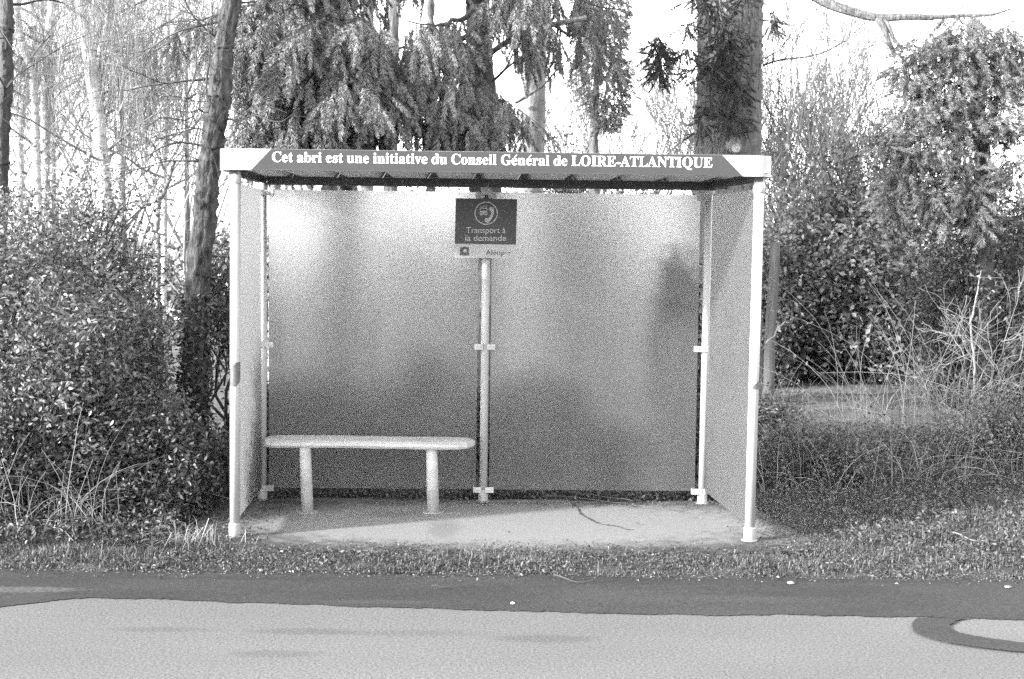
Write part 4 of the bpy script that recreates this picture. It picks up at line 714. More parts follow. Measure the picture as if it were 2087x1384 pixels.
# --- spruces
def spruce(name, label, tr_pts, radii, seed, limbs, mbark='bark_dark', nee='needle', group=None, density=1.0, slen=(.14, .26), extra=None):
    rng = np.random.default_rng(seed)
    t, P, R = simple_tree(name, label, 'tree', tr_pts, radii, mbark, seed, group, rough=.12)
    LP = []; LR = []; SP = []; SD_ = []; SS = []; TP = []; TR = []
    for (a, b, sag) in limbs:                  # start, end, sag
        a = np.array(a, float); b = np.array(b, float); s = np.linspace(0, 1, 12)[:, None]
        c = a * (1 - s) + b * s; c[:, 2] -= sag * np.sin(s[:, 0] * math.pi * .8) ; c += rng.normal(size=c.shape) * .015
        L = np.linalg.norm(b - a)
        LP.append(c); LR.append(np.linspace(.012 + .009 * L, .005, 12))
        side = norm(np.cross(b - a, [0, 0, 1.]))
        nb = int(L * 17 * density)
        for q in range(nb):
            f = rng.uniform(.18, 1) ; i = min(10, int(f * 11)); p = c[i] + (c[i + 1] - c[i]) * (f * 11 - i)
            sg = rng.choice([-1, 1]); l2 = rng.uniform(.15, .5) * (1.15 - f * .6)
            d2 = side * sg * rng.uniform(.4, 1) + norm(b - a) * rng.uniform(.2, .8); d2 = norm(d2)
            u = np.linspace(0, 1, 6)[:, None]; e = p + d2 * l2 * u; e[:, 2] -= (u[:, 0] ** 1.6) * l2 * rng.uniform(.3, 1.0)
            TP.append(e); TR.append(np.linspace(.005, .002, 6))
            nh = rng.integers(3, 7)
            for w in range(nh):                # hanging shoots, each a chain of plump sprigs
                g = rng.uniform(.15, 1); j = min(4, int(g * 5)); h = e[j] + (e[j + 1] - e[j]) * (g * 5 - j)
                dn = np.array([rng.normal() * .16, rng.normal() * .16, -1.]); ln = rng.integers(1, 3)
                for z in range(ln):
                    s_ = rng.uniform(*slen); SP.append(h.copy()); SD_.append(dn + rng.normal(size=3) * .12); SS.append(s_)
                    h = h + norm(dn) * s_ * .8 + rng.normal(size=3) * .012
            SP.append(e[-1]); SD_.append(norm(e[-1] - e[-2]) + [0, 0, -.3]); SS.append(rng.uniform(*slen))
    mb = MB(); tubes(mb, LP, LR, 6); tubes(mb, TP, TR, 3)
    mb.build('branches', M[mbark], t)
    mf = MB(); sprigs(mf, np.array(SP), np.array(SD_), np.array(SS), rng); mf.build('foliage', M[nee], t)
    return t
# trunk of the middle spruce at px 985, that of its neighbour at px 690
def limb(Y0, px0, py0, px1, py1, Y1, sag=.1): return (tp(px0, py0, Y0), tp(px1, py1, Y1), sag)
rs = np.random.default_rng(3)
LB = [limb(3.6, 985, 215, 900, 190, 2.2, .05), limb(3.6, 980, 130, 860, 110, 2.0, .12), limb(3.6, 975, 100, 800, 130, 2.2, .10), limb(3.6, 985, 165, 960, 165, 2.3, .02), limb(3.6, 985, 175, 1040, 190, 2.4, .10),
      limb(3.6, 980, 60, 760, 60, 2.0, .15), limb(3.6, 980, 20, 840, 30, 1.7, .1), limb(3.6, 985, 120, 905, 165, 2.9, .05), limb(3.6, 990, 215, 930, 250, 2.9, .0), limb(3.6, 990, 200, 985, 240, 3.0, .0),
      limb(3.6, 985, 190, 880, 205, 2.6, .05), limb(3.6, 985, -30, 1065, 25, 3.0, .05)]
for k in range(6):
    a = rs.uniform(0, 2 * math.pi); z = 3.9 + k * .17; L = 1.4 + .3 * rs.uniform()
    p = np.array([tp(985, 0, 3.6)[0], 3.6, z]); LB.append((p, p + np.array([math.cos(a) * L, math.sin(a) * L, -.3]), .1))
spruce('spruce', 'dark-trunked spruce behind the sign with drooping boughs ending above the roof lettering',
   [basept(985, 310, 3.6), tp(987, 380, 3.6), tp(985, 200, 3.6), tp(978, 90, 3.6), tp(975, 0, 3.6), tp(972, -300, 3.6), tp(972, -700, 3.6)], [.15, .135, .12, .105, .095, .075, .02], 21, LB, density=.62)
LA = []
for px1, py1, Y1, px0, py0 in ((470, 60, 1.9, 660, 20), (500, 120, 1.8, 670, 60), (530, 60, 1.7, 680, 20), (560, 10, 1.6, 690, -20), (520, 185, 2.0, 680, 110), (600, 90, 1.5, 690, 30), (560, 230, 2.1, 680, 150), (620, 200, 1.8, 690, 120), (640, 40, 1.4, 690, -10), (660, 130, 1.7, 690, 60), (600, 150, 2.6, 690, 100), (500, 230, 2.3, 680, 180), (740, 30, 1.6, 690, 0), (760, 110, 1.8, 690, 50), (810, 180, 2.0, 695, 110), (740, 200, 2.2, 695, 130), (560, -40, 2.2, 690, -90), (700, 225, 2.4, 695, 190), (480, 0, 2.3, 690, -60), (720, 160, 1.3, 690, 80), (650, 240, 2.0, 690, 200), (790, 240, 2.4, 690, 190), (580, 260, 1.9, 690, 220), (500, 160, 2.9, 690, 150)):
    LA.append(limb(3.2, px0, py0, px1, py1, Y1, .06))
for k in range(6):
    a = rs.uniform(0, 2 * math.pi); z = 4.0 + k * .16; L = 1.3 + .4 * rs.uniform()
    p = np.array([tp(690, 0, 3.2)[0], 3.2, z]); LA.append((p, p + np.array([math.cos(a) * L, math.sin(a) * L, -.3]), .1))
spruce('spruce', 'broad spruce left of the sign, its thick hanging foliage curtaining the sky above the roof',
   [basept(690, 310, 3.2), tp(690, 380, 3.2), tp(688, 200, 3.2), tp(682, 0, 3.2), tp(680, -300, 3.2), tp(680, -700, 3.2)], [.16, .15, .13, .11, .09, .03], 22, LA, density=.72)
# crossing bare boughs by the middle trunk
# --- trunks seen in the gap under the roof
for i, (px, w, Y, mk, lab) in enumerate(((746, 26, 7.0, 'bark_pale', 'pale slim trunk seen through the gap over the left panel'), (797, 28, 6.2, 'bark', 'dark ivy-speckled trunk right of the pale slim one, seen over the left panel'),
        (878, 20, 8.0, 'bark', 'thin grey trunk rising left of the sign, sharp in the gap over the panel'), (560, 24, 6.0, 'bark_pale', 'short white trunk at the left end of the gap over the panel'))):
    r = w / 2 * (Y + 9.12) / 2900
    top = -300 if px != 560 else 150
    simple_tree('tree_trunk', lab, 'tree', [basept(px, 500, Y), tp(px, 380, Y), tp(px + 2, 200, Y), tp(px + 1, top, Y)], [r * 1.1, r, r * .9, r * .7], mk, 40 + i, 'bare trunks behind the shelter')
# --- pale thick trunk right of the sign
t, P, R = simple_tree('tree_trunk', 'thick pale-barked trunk standing right of the sign, lit on its left flank', 'tree',
   [basept(1078, 600, 6), tp(1078, 390, 6), tp(1085, 250, 6), tp(1092, 100, 6), tp(1095, 0, 6), tp(1100, -400, 6), tp(1100, -800, 6)], [.17, .155, .148, .140, .135, .12, .09], 'bark_pale', 51, rough=.05, k=18)
rng = np.random.default_rng(52); out = []
for pts, r in (([(1050, 210, 5.8), (1100, 180, 5.7), (1120, 160, 5.6), (1143, 132, 5.5)], .018), ([(1110, 178, 5.7), (1150, 170, 5.4), (1170, 190, 5.4)], .006), ([(1115, 175, 5.7), (1140, 150, 5.4), (1165, 110, 5.3), (1190, 100, 5.3)], .007), ([(1112, 190, 5.7), (1150, 188, 5.4), (1170, 205, 5.4)], .006)):
    c = smooth_curve([tp(*p) for p in pts], 6); c = c[np.linspace(0, len(c) - 1, 6).astype(int)]; out.append((c, np.linspace(r, r * .5, 6), 0))
    for q in range(3): branches(rng, c[rng.integers(2, 6)], rng.normal(size=3) * .6 + norm(c[-1] - c[0]), .35, .004, 1, out, .0, .05)
put_branches(out, M['bark'], t)
# bare limb from the spruce crossing to the pale column
rng = np.random.default_rng(53)
big = [([(995, 112, 3.6), (1040, 82, 3.3), (1085, 68, 3.2), (1120, 52, 3.1), (1160, 43, 3.0), (1196, 36, 3.0)], .026, .022), ([(985, 115, 3.6), (940, 90, 3.0), (905, 75, 2.8), (870, 55, 2.6)], .030, .012), ([(968, 160, 3.4), (935, 120, 2.9), (900, 95, 2.6), (870, 80, 2.5)], .016, .008),
       ([(1005, 165, 3.5), (1030, 140, 3.2), (1045, 110, 3.2)], .014, .008), ([(1020, 150, 3.3), (1050, 125, 3.1), (1085, 100, 3.1)], .012, .006)]
sp = bpy.data.objects['spruce']
mb = MB()
for pts, r0, r1 in big:
    c = smooth_curve([tp(*p) for p in pts], 5); tubes(mb, c[None], np.linspace(r0, r1, len(c))[None], 7, cap=True)
mb.build('bare_limb', M['bark'], sp)

# --- narrow soft conifer
rng = np.random.default_rng(61)
t, P, R = simple_tree('young_conifer', 'slim young conifer, a fluffy column of needles on a thin trunk', 'tree',
   [basept(1211, 480, 6.8), tp(1211, 390, 6.8), tp(1211, 280, 6.8), tp(1215, 200, 6.8), tp(1222, 0, 6.8), tp(1225, -300, 6.8)], [.06, .055, .05, .035, .03, .02], 'bark', 62)
SPp = []; SDd = []; SSs = []; LP = []
cols = [(-400, 60), (-60, 85), (0, 50), (40, 38), (80, 40), (120, 45), (160, 60), (200, 50), (235, 32), (262, 12)]
for k in range(2600):
    py = rng.uniform(-150, 262); hw = np.interp(py, [c[0] for c in cols], [c[1] for c in cols])
    q = rng.uniform(-1, 1); cxp = 1225 + (10 if 120 < py < 200 else 0) + 12 * math.sin(py / 30.)
    p = tp(cxp + q * hw, py, 6.8 + rng.normal() * .16); SPp.append(p); SDd.append([q * .7 + rng.normal() * .3, rng.normal() * .5 - .2, -.5 + rng.normal() * .5]); SSs.append(rng.uniform(.07, .13))
for k in range(60):
    p = SPp[k * 40]; LP.append(np.linspace(np.array([tp(1215, 100, 6.8)[0], 6.8, p[2] + .1]), p, 5))
mf = MB(); sprigs(mf, np.array(SPp), np.array(SDd), np.array(SSs), rng, SOFT); mf.build('foliage', M['needle_soft'], t)
mb = MB(); tubes(mb, np.array(LP), np.ones((60, 5)) * .006, 4); mb.build('branches', M['bark'], t)

# --- the big trunk on the right, its boughs and the long bare limb
t, P, R = simple_tree('large_tree', 'massive straight trunk with a sawn branch stub, rising behind the right end of the roof', 'tree',
   [basept(1480, 600, 4.8), tp(1481, 390, 4.8), tp(1487, 250, 4.8), tp(1490, 100, 4.8), tp(1491, 0, 4.8), tp(1495, -400, 4.8), tp(1495, -900, 4.8)], [.37, .325, .312, .308, .305, .29, .25], 'bark', 71, rough=.035, k=40)
st0 = tp(1493, 296, 4.8 - .30); st1 = tp(1500, 301, 4.8 - .44)
mb = MB(); tubes(mb, np.array([st0, (st0 + st1) / 2, st1])[None], np.array([[.085, .066, .060]]), 14, cap=True); s = mb.build('branch_stub', M['bark_pale'], t, True)
d = norm(st1 - st0); mb = MB(); tubes(mb, np.array([st1, st1 + d * .006])[None], np.array([[.043, .043]]), 16, cap=True); mb.build('cut_face', M['cut'], s)
rng = np.random.default_rng(72)
mb = MB(); LP = []
for pts, r0, r1 in (([(1560, -60, 4.8), (1640, -20, 4.6), (1690, 8, 4.5), (1740, 25, 4.4), (1790, 36, 4.35), (1850, 34, 4.3), (1900, 36, 4.3)], .060, .028), ([(1895, 36, 4.3), (1960, 32, 4.3), (2020, 30, 4.3), (2060, 18, 4.3)], .026, .008),
        ([(1784, 36, 4.36), (1800, 55, 4.3), (1810, 80, 4.3), (1822, 110, 4.35)], .032, .022), ([(1800, 38, 4.34), (1812, 55, 4.3), (1822, 80, 4.3), (1840, 100, 4.3)], .026, .016), ([(1985, 42, 4.3), (2030, 40, 4.2), (2090, 46, 4.1)], .009, .005), ([(1990, 20, 4.3), (2040, 5, 4.2), (2090, 14, 4.1)], .007, .004)):
    c = smooth_curve([tp(*p) for p in pts], 6); tubes(mb, c[None], np.linspace(r0, r1, len(c))[None], 8, cap=True)
mb.build('bare_limb', M['bark'], t)
out = []
for a in ((1557, 135, 4.7), ):
    c = smooth_curve([tp(1555, 133, 4.7), tp(1590, 122, 4.4), tp(1650, 115, 4.2), tp(1710, 92, 4.1), tp(1765, 45, 4.0)], 6); c = c[np.linspace(0, len(c) - 1, 11).astype(int)]
    out += [(c[:6], np.linspace(.012, .008, 6), 0), (c[5:], np.linspace(.008, .003, 6), 0)]
    for q in range(14): branches(rng, c[rng.integers(1, 10)], np.array([rng.normal() * .5 + .3, rng.normal() * .4, abs(rng.normal())]), .45, .004, 1, out, 0, .1)
for a, b in (((1570, 250), (1540, 160)), ((1560, 120), (1690, 0)), ((1560, 80), (1650, -40)), ((1560, 300), (1600, 130))):
    c = np.linspace(tp(a[0], a[1], 4.9), tp(b[0], b[1], 4.6), 6) + rng.normal(size=(6, 3)) * .012; out.append((c, np.linspace(.006, .003, 6), 0))
    for q in range(5): branches(rng, c[rng.integers(1, 6)], norm(c[-1] - c[0]) + rng.normal(size=3) * .5, .35, .003, 1, out, 0, .05)
put_branches(out, M['twig_dark'], t, 'thin_branches')
# dark boughs hanging in front of it
def bough_cluster(name, label, specs, seed, nee, Y, parent=None, size=(.08, .15), kind=SPRIGS, fall=-.7):
    rng = np.random.default_rng(seed)
    for (px, py, rw, rh, n) in specs:
        SPp = []; SDd = []; SSs = []; TP = []
        c = tp(px, py, Y); sx = rw * (Y + 9.1) / 2900; sz = rh * (Y + 9.1) / 2900
        for _ in range(n):
            v = norm(rng.normal(size=3)) * rng.uniform(0, 1) ** .5
            p = c + v * [sx, min(sx, .3), sz]
            d = np.array([v[0] * 1.2 + rng.normal() * .3, v[1] + rng.normal() * .3, fall + rng.normal() * .45]); SPp.append(p); SDd.append(d); SSs.append(rng.uniform(*size))
        for _ in range(max(3, n // 12)):
            e = c + norm(rng.normal(size=3)) * [sx, min(sx, .3), sz] * .8; TP.append(wander(rng, c + [0, .1, sz * .8], e, 6, .06)[0])
        mb = MB(); tubes(mb, np.array(TP), np.ones((len(TP), 6)) * np.linspace(.007, .003, 6), 4); bo = mb.build('bough', M['bark_dark'], parent)
        mf = MB(); sprigs(mf, np.array(SPp), np.array(SDd), np.array(SSs), rng, kind); mf.build('foliage', M[nee], bo)
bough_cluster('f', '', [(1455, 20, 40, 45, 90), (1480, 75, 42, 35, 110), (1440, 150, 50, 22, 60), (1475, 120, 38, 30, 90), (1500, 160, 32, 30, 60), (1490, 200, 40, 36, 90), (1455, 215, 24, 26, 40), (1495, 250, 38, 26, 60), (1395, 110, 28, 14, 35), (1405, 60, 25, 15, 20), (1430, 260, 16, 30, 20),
    (1345, 130, 28, 50, 110), (1340, 95, 18, 25, 40), (1575, 45, 16, 28, 26), (1420, 0, 30, 20, 40), (1520, 0, 24, 30, 30)], 73, 'needle_dark', 4.2, t)

# --- right-hand cypress: soft lobes
t, P, R = simple_tree('conifer', 'ragged feathery conifer filling the upper right corner, its lowest lobe hanging over the brambles', 'tree',
   [basept(2010, 500, 4.4), tp(2010, 500, 4.4), tp(2000, 300, 4.4), tp(1990, 100, 4.4), tp(1985, 30, 4.4)], [.10, .09, .075, .05, .02], 'bark_dark', 80)
lob = [(1960, 60, 55, 45), (1905, 95, 50, 40), (1960, 130, 80, 50), (2040, 90, 60, 45), (1850, 150, 55, 40), (1870, 110, 40, 30), (1930, 190, 75, 50), (2030, 170, 60, 60), (1880, 225, 70, 45), (1960, 260, 80, 45), (2050, 250, 50, 50), (1820, 280, 45, 30), (1880, 310, 70, 50), (1800, 265, 30, 16), (1960, 340, 70, 45), (1840, 370, 50, 50), (1900, 400, 55, 50), (1975, 410, 50, 50), (2000, 455, 26, 36), (1990, 370, 50, 40), (2060, 330, 35, 40), (1815, 420, 25, 30), (2080, 130, 40, 50), (1920, 455, 18, 25)]
rng = np.random.default_rng(81)
bough_cluster('f', '', [(a, b, w * .92, h * .88, int(w * h * .036)) for a, b, w, h in lob], 82, 'needle_soft', 3.85, t, (.11, .19), SOFT, fall=-.6)
bough_cluster('i', '', [(a + 12, b + 22, w * .8, h * .7, int(w * h * .018)) for a, b, w, h in lob], 85, 'needle_dark', 4.1, t, (.10, .16), SOFT, fall=-.6)  # darker copy behind each lobe: shade inside the crown put into needle colour
bough_cluster('g', '', [(2000, 440, 28, 42, 90), (1985, 400, 20, 25, 40), (1900, 330, 60, 24, 60), (1960, 300, 30, 20, 30)], 83, 'needle_dark', 4.15, t, (.09, .15), SOFT)
bough_cluster('h', '', [(a, b, w, h, n) for a, b, w, h, n in ((1800, 300, 45, 14, 40), (1835, 100, 22, 12, 16), (1800, 400, 20, 30, 16), (2080, 400, 30, 40, 30))], 84, 'needle_soft', 3.7, t, (.08, .14), SOFT, fall=-.1)

# --- birches and dark tree on the left
def birch(label, pts, radii, seed, nt, drp=.10, mk='birch', L=1.2, twm='twig_pale', group='birches behind the hedge', nh=900):
    t, P, R = simple_tree('birch', label, 'tree', pts, radii, mk, seed, group, rough=.03)
    rng = np.random.default_rng(seed + 500)
    out = twigs_from(P, R, rng, nt, L, .016, 2, 2.2, 5.2, .03, .02, (0, -.3, 0), .7, (3, 5), .14)
    put_branches(out, M[twm], t)
    # hanging twigs
    Q = np.array([o[0][rng.integers(2, 6)] for o in out if o[2] < 2]); Q = Q[rng.integers(0, len(Q), nh)]
    n = len(Q); ln = rng.uniform(.25, 1.1, n); s = np.linspace(0, 1, 7)
    D = np.zeros((n, 7, 3)); D[:, :, 2] = -ln[:, None] * s; D[:, :, :2] = (rng.normal(size=(n, 1, 2)) * .16 * np.sqrt(s)[None, :, None]) + np.cumsum(rng.normal(size=(n, 7, 2)) * .014, 1)
    mb = MB(); tubes(mb, Q[:, None] + D, np.ones((n, 1)) * np.linspace(.0026, .0014, 7)[None], 3); mb.build('hanging_twigs', M[twm], t)
    return t
birch('white-barked birch with the thickest straight trunk, in the middle of the left background', [basept(222, 600, 6), tp(216, 430, 6), tp(205, 320, 6), tp(192, 200, 6), tp(180, 100, 6), tp(165, 0, 6), tp(150, -300, 6)], [.085, .08, .078, .072, .068, .062, .04], 91, 16)
birch('slim leaning birch stem forking right from the thickest birch trunk', [basept(200, 600, 6.3), tp(200, 300, 6.3), tp(198, 160, 6.3), tp(210, 90, 6.3), tp(222, 30, 6.3), tp(232, -100, 6.3)], [.05, .045, .035, .03, .028, .02], 92, 8)
birch('faint birch at the far left leaning down to the right beside the dark trunk', [basept(85, 600, 6.4), tp(70, 250, 6.4), tp(62, 150, 6.4), tp(40, 85, 6.4), tp(28, 50, 6.4), tp(22, -60, 6.4)], [.05, .045, .036, .034, .036, .03], 93, 8)
birch('pale birch between the dark trunk and the thickest birch, seen against the sky', [basept(90, 600, 7), tp(92, 400, 7), tp(90, 120, 7), tp(97, 40, 7), tp(104, -80, 7)], [.06, .055, .05, .045, .04], 94, 10)
birch('low pale birch stem just right of the dark left-edge trunk, above the hedge', [basept(40, 600, 7.5), tp(42, 330, 7.5), tp(46, 240, 7.5), tp(60, 180, 7.5)], [.05, .045, .04, .03], 95, 6)
birch('thin grey birch stem right of the thickest birch, half lost in drooping twigs', [basept(330, 600, 8), tp(335, 360, 8), tp(345, 200, 8), tp(350, 0, 8), tp(355, -200, 8)], [.04, .035, .03, .025, .02], 96, 14, L=1.6, nh=1300)
birch('broken pale birch pole leaning right just above the hedge', [basept(310, 500, 5), tp(328, 420, 5), tp(345, 370, 5), tp(360, 332, 5)], [.028, .024, .022, .018], 97, 0) if False else None
t, P, R = simple_tree('tree_trunk', 'dark rough trunk cut by the left edge of the photo', 'tree', [basept(-12, 600, 3), tp(-10, 500, 3), tp(2, 330, 3), tp(8, 180, 3), tp(8, 60, 3), tp(6, -40, 3), tp(5, -600, 3)], [.085, .075, .06, .06, .06, .05, .04], 'bark_dark', 98, rough=.15)
rng = np.random.default_rng(99); out = twigs_from(P, R, rng, 8, .9, .012, 2, 2.2, 4.6, .03, .02, (.5, 0, 0), .7, (3, 5), .14); put_branches(out, M['twig_dark'], t)
t, P, R = simple_tree('dead_pole', 'short broken pale pole leaning above the hedge near the leaning tree', 'dead tree', [basept(322, 600, 4), tp(328, 420, 4), tp(345, 372, 4), tp(360, 330, 4)], [.03, .026, .022, .018], 'bark_pale', 97)

# --- bare background trees (fans of fine twigs)
def bare(label, px, Y, H, seed, nl=7, L=2.2, m='twig', r=.02, lean=(0, 0), group='bare trees in the background', zb=.5, depth=3, up=.10):
    rng = np.random.default_rng(seed); b = basept(px, 500, Y)
    t = thing('bare_tree', label, 'tree', b, group)
    p1 = b + [lean[0], 0, H * .35]
    trunk([b, (b + p1) / 2 + [.03, 0, 0], p1, p1 + [lean[0], 0, H * .3]], [r * 3, r * 2.4, r * 2, r], M['bark'], t, seed, 8, n=12)
    out = []
    for q in range(nl):
        f = rng.uniform(.15, 1); s = b + (p1 - b) * f + (np.array([lean[0], 0, H * .3]) * rng.uniform(0, 1) if f > .8 else 0)
        a = rng.uniform(0, 2 * math.pi); branches(rng, s, np.array([math.cos(a) * .8 + lean[0], math.sin(a) * .5, 1.0]), L * rng.uniform(.7, 1.2), r, depth, out, 0, up, (3, 6), .08, .55)
    put_branches(out, M[m], t, 'branches', .0045 if m == 'twig_far' else .0034); return t
bare('bare spreading tree with upswept fine twigs, nearest to the big trunk on its right', 1590, 11, 4.6, 101, 22, 2.1, m='twig_far')
bare('bare twiggy tree in the middle of the right-hand gap, against the sky', 1690, 13, 4.5, 102, 22, 2.1, m='twig_far')
bare('rounded bare tree behind the ragged conifer', 1830, 14, 4.0, 103, 14, 2.0, m='twig_far')
bare('bare tree filling the gap between the slim conifer and the big trunk', 1330, 12, 3.8, 104, 10, 1.9, m='twig_far')
bare('small bare tree seen past the slim conifer on its left', 1190, 14, 3.4, 105, 7, 1.6, m='twig_far')
bare('bare tree behind the first pale birches at the far left', 110, 12, 6.6, 106, 12, 2.6, m='twig_pale')
bare('bare tree behind the thickest birch', 250, 11, 6.8, 107, 13, 2.6, m='twig_pale')
bare('bare tree right of the birches, its twigs crossing behind the leaning tree', 380, 12, 6.4, 108, 12, 2.6, m='twig_pale')
bare('low bare tree in the gap under the left end of the roof', 620, 14, 3.0, 109, 4, 1.2)
bare('bare tree at the extreme left edge of the background', -40, 13, 6.4, 110, 10, 2.6, m='twig_pale')
bare('low bare sapling seen under the roof right of the sign', 1130, 10, 3.4, 111, 7, 1.3, m='twig_far')

# ------------------------------------------------------------------ bushes and hedges
def clear(x, y, z): return ~((x > -1.60) & (x < 1.75) & (y > -1.6) & (y < .20)) & ~((y < -1.62) & (x > -1.75))
def kl(x, y, z): return clear(x, y, z) & (y > -1.45 - .1 * np.abs(np.sin(x * 3)))
bush('hedge_bush', 'tall glossy-leaved bush filling the left edge of the picture', 'bush', -3.25, .30, .95, 1.1, .1, 2.05, 720, 56, .036, 'leaf', 201, keep=kl)
bush('hedge_bush', 'lower leafy bush in the left hedge with pale stalks at its foot', 'bush', -2.65, -.35, .62, .75, .05, 1.50, 520, 52, .035, 'leaf', 202, keep=kl)
bush('hedge_bush', 'leafy bush pressed against the foot of the leaning tree', 'bush', -2.45, .60, .45, .60, .0, 1.45, 300, 44, .035, 'leaf', 203, keep=kl)
bush('hedge_bush', 'high open-topped bush whose spray of leaves crosses the foot of the birches', 'bush', -3.0, 1.5, .90, .6, .5, 2.45, 420, 34, .040, 'leaf_pale', 204, keep=kl)
bush('holly_bush', 'small bush leaning against the left front post, leaves catching the sky', 'bush', -1.95, 1.9, .30, .35, .7, 2.0, 110, 34, .040, 'leaf', 205, keep=kl)
bush('bramble', 'low dark bramble patch at the foot of the left post', 'bramble', -2.0, -.35, .50, .65, 0, .72, 420, 36, .032, 'leaf_dark', 206, keep=kl)
bush('bramble', 'dark tangled bramble at the front left, under the hedge', 'bramble', -3.0, -.75, .85, .55, 0, .80, 560, 36, .032, 'leaf_dark', 207, keep=kl)
def kr(x, y, z): return ~((x < 2.0) & (y < .3) & (y > -1.7)) & (y > -1.3)
bush('laurel', 'broad-leaved bright bush behind the dark post, low on the right', 'bush', at(1640, 600, 8)[0], 8.0, 1.15, .9, .0, 2.3, 520, 40, .075, 'leaf_pale', 211, simple=True, spread=.09, group=None, twr=.006)
bush('laurel', 'wide sunlit bush in the middle of the right-hand hedge, dark hollow at its foot', 'bush', at(1760, 600, 7.6)[0], 7.6, 1.2, .9, .15, 2.1, 560, 40, .075, 'leaf_pale', 212, simple=True, spread=.09, twr=.006)
bush('thorn_bush', 'dark bush rising above the sunlit hedge toward the conifer', 'bush', at(1745, 500, 8.6)[0], 8.6, 1.5, 1.0, .4, 3.0, 560, 34, .07, 'leaf', 213, simple=True, spread=.09, twr=.006)
bush('thorn_bush', 'very dark bush under the lowest lobe of the conifer', 'bush', at(1990, 600, 4.6)[0], 4.6, .75, .6, .1, 2.2, 480, 32, .05, 'leaf_dark', 214, spread=.06)
bush('thorn_bush', 'shadowy bush cut by the right edge of the photo', 'bush', at(2110, 600, 5.2)[0], 5.2, .8, .7, .1, 2.6, 420, 34, .055, 'leaf_dark', 215, simple=True, spread=.07)
bush('laurel', 'leafy bush just behind the right side panel', 'bush', at(1560, 600, 6.4)[0], 7.0, .75, .7, .1, 2.2, 260, 36, .06, 'leaf', 216, simple=True, spread=.09)
bush('bramble', 'low dark bramble mound just right of the shelter, behind the bare soil', 'bramble', 2.35, .75, .55, .55, .0, .42, 320, 34, .028, 'weed', 217, twr=.003)
bush('bramble', 'long low bramble bank in front of the pale field, right side', 'bramble', 3.1, 1.6, .95, .7, .0, .38, 380, 30, .030, 'leaf', 218, twr=.003)
bush('bramble', 'thin bramble patch at the right edge below the thorn sapling', 'bramble', 4.0, 1.3, .75, .7, .0, .68, 300, 28, .030, 'leaf', 219, twr=.003)
bush('bramble', 'small bramble clump at the foot of the dark post', 'bramble', 2.25, 2.6, .45, .5, .0, .55, 260, 30, .034, 'weed', 220, twr=.003)
# growth behind the panels, seen blurred through the frosting
bush('shrub', 'dim tall shrub blurred behind the right edge of the right back panel', 'bush', at(1378, 600, .75)[0], .75, .12, .22, .5, 1.72, 190, 40, .05, 'leaf_dark', 221)
bush('shrub', 'low dark shrub blurred behind the right back panel', 'bush', at(1105, 800, 1.6)[0], 1.6, .38, .35, .0, .74, 300, 40, .05, 'leaf_dark', 222, power=.3)
bush('shrub', 'low dark shrub blurred behind the bench', 'bush', at(640, 800, 1.5)[0], 1.5, .60, .4, .0, .66, 420, 40, .05, 'leaf_dark', 223, power=.3)
bush('shrub', 'small rounded shrub blurred behind the middle post', 'bush', at(880, 760, 1.3)[0], 1.4, .48, .3, .0, .90, 240, 40, .05, 'leaf_dark', 224, power=.3)
bush('shrub', 'low dark shrub blurred in the lower corner of the right back panel', 'bush', at(1400, 850, 1.4)[0], 1.4, .30, .35, .0, .85, 260, 40, .05, 'leaf_dark', 226, power=.3)
bush('shrub', 'straggling shrub blurred behind the lower left corner of the left back panel', 'bush', at(570, 850, 1.0)[0], 1.0, .25, .3, .0, .70, 150, 36, .05, 'leaf_dark', 227, power=.3)
bush('shrub', 'very low shrub blurred along the foot of the right back panel', 'bush', at(1260, 850, 1.0)[0], 1.0, .40, .3, .0, .36, 180, 36, .05, 'leaf_dark', 228, power=.3)
# foliage glimpsed over the panels
bush('thicket', 'sparse leafy twigs crossing the gap between roof and right panel', 'bush', at(1180, 370, 8)[0], 8.0, 1.2, .6, 1.2, 2.75, 190, 16, .06, 'leaf', 231, simple=True, spread=.1)
bush('thicket', 'sparse leafy twigs crossing the gap left of the sign', 'bush', at(880, 370, 8.5)[0], 8.5, .7, .5, 1.2, 2.45, 120, 16, .06, 'leaf', 232, simple=True, spread=.1)
bush('thicket', 'thin leafy growth beside the slim conifer, above the roof', 'bush', at(1145, 250, 9)[0], 9.0, .5, .5, 1.6, 3.3, 120, 12, .055, 'leaf', 233, simple=True, spread=.1)

# far woods closing the horizon: one uncountable mass
rng = np.random.default_rng(240); n = 26000
px_ = rng.uniform(-16, 20, n); yy = rng.uniform(19, 27, n); hh = 1.45 + .3 * np.sin(px_ * .9) + .2 * np.sin(px_ * 2.3 + 1) + 1.2 * np.clip((px_ - 4) / 4, 0, 1)
pos = np.stack([px_, yy, rng.uniform(0, 1, n) ** .8 * hh], 1)
mf = MB(); leaves(mf, pos, .26, rng, .3, True); tag(mf.build('distant_wood', M['leaf_far']), 'hazy line of low woodland closing the view behind the trees', 'woodland', kind='stuff')

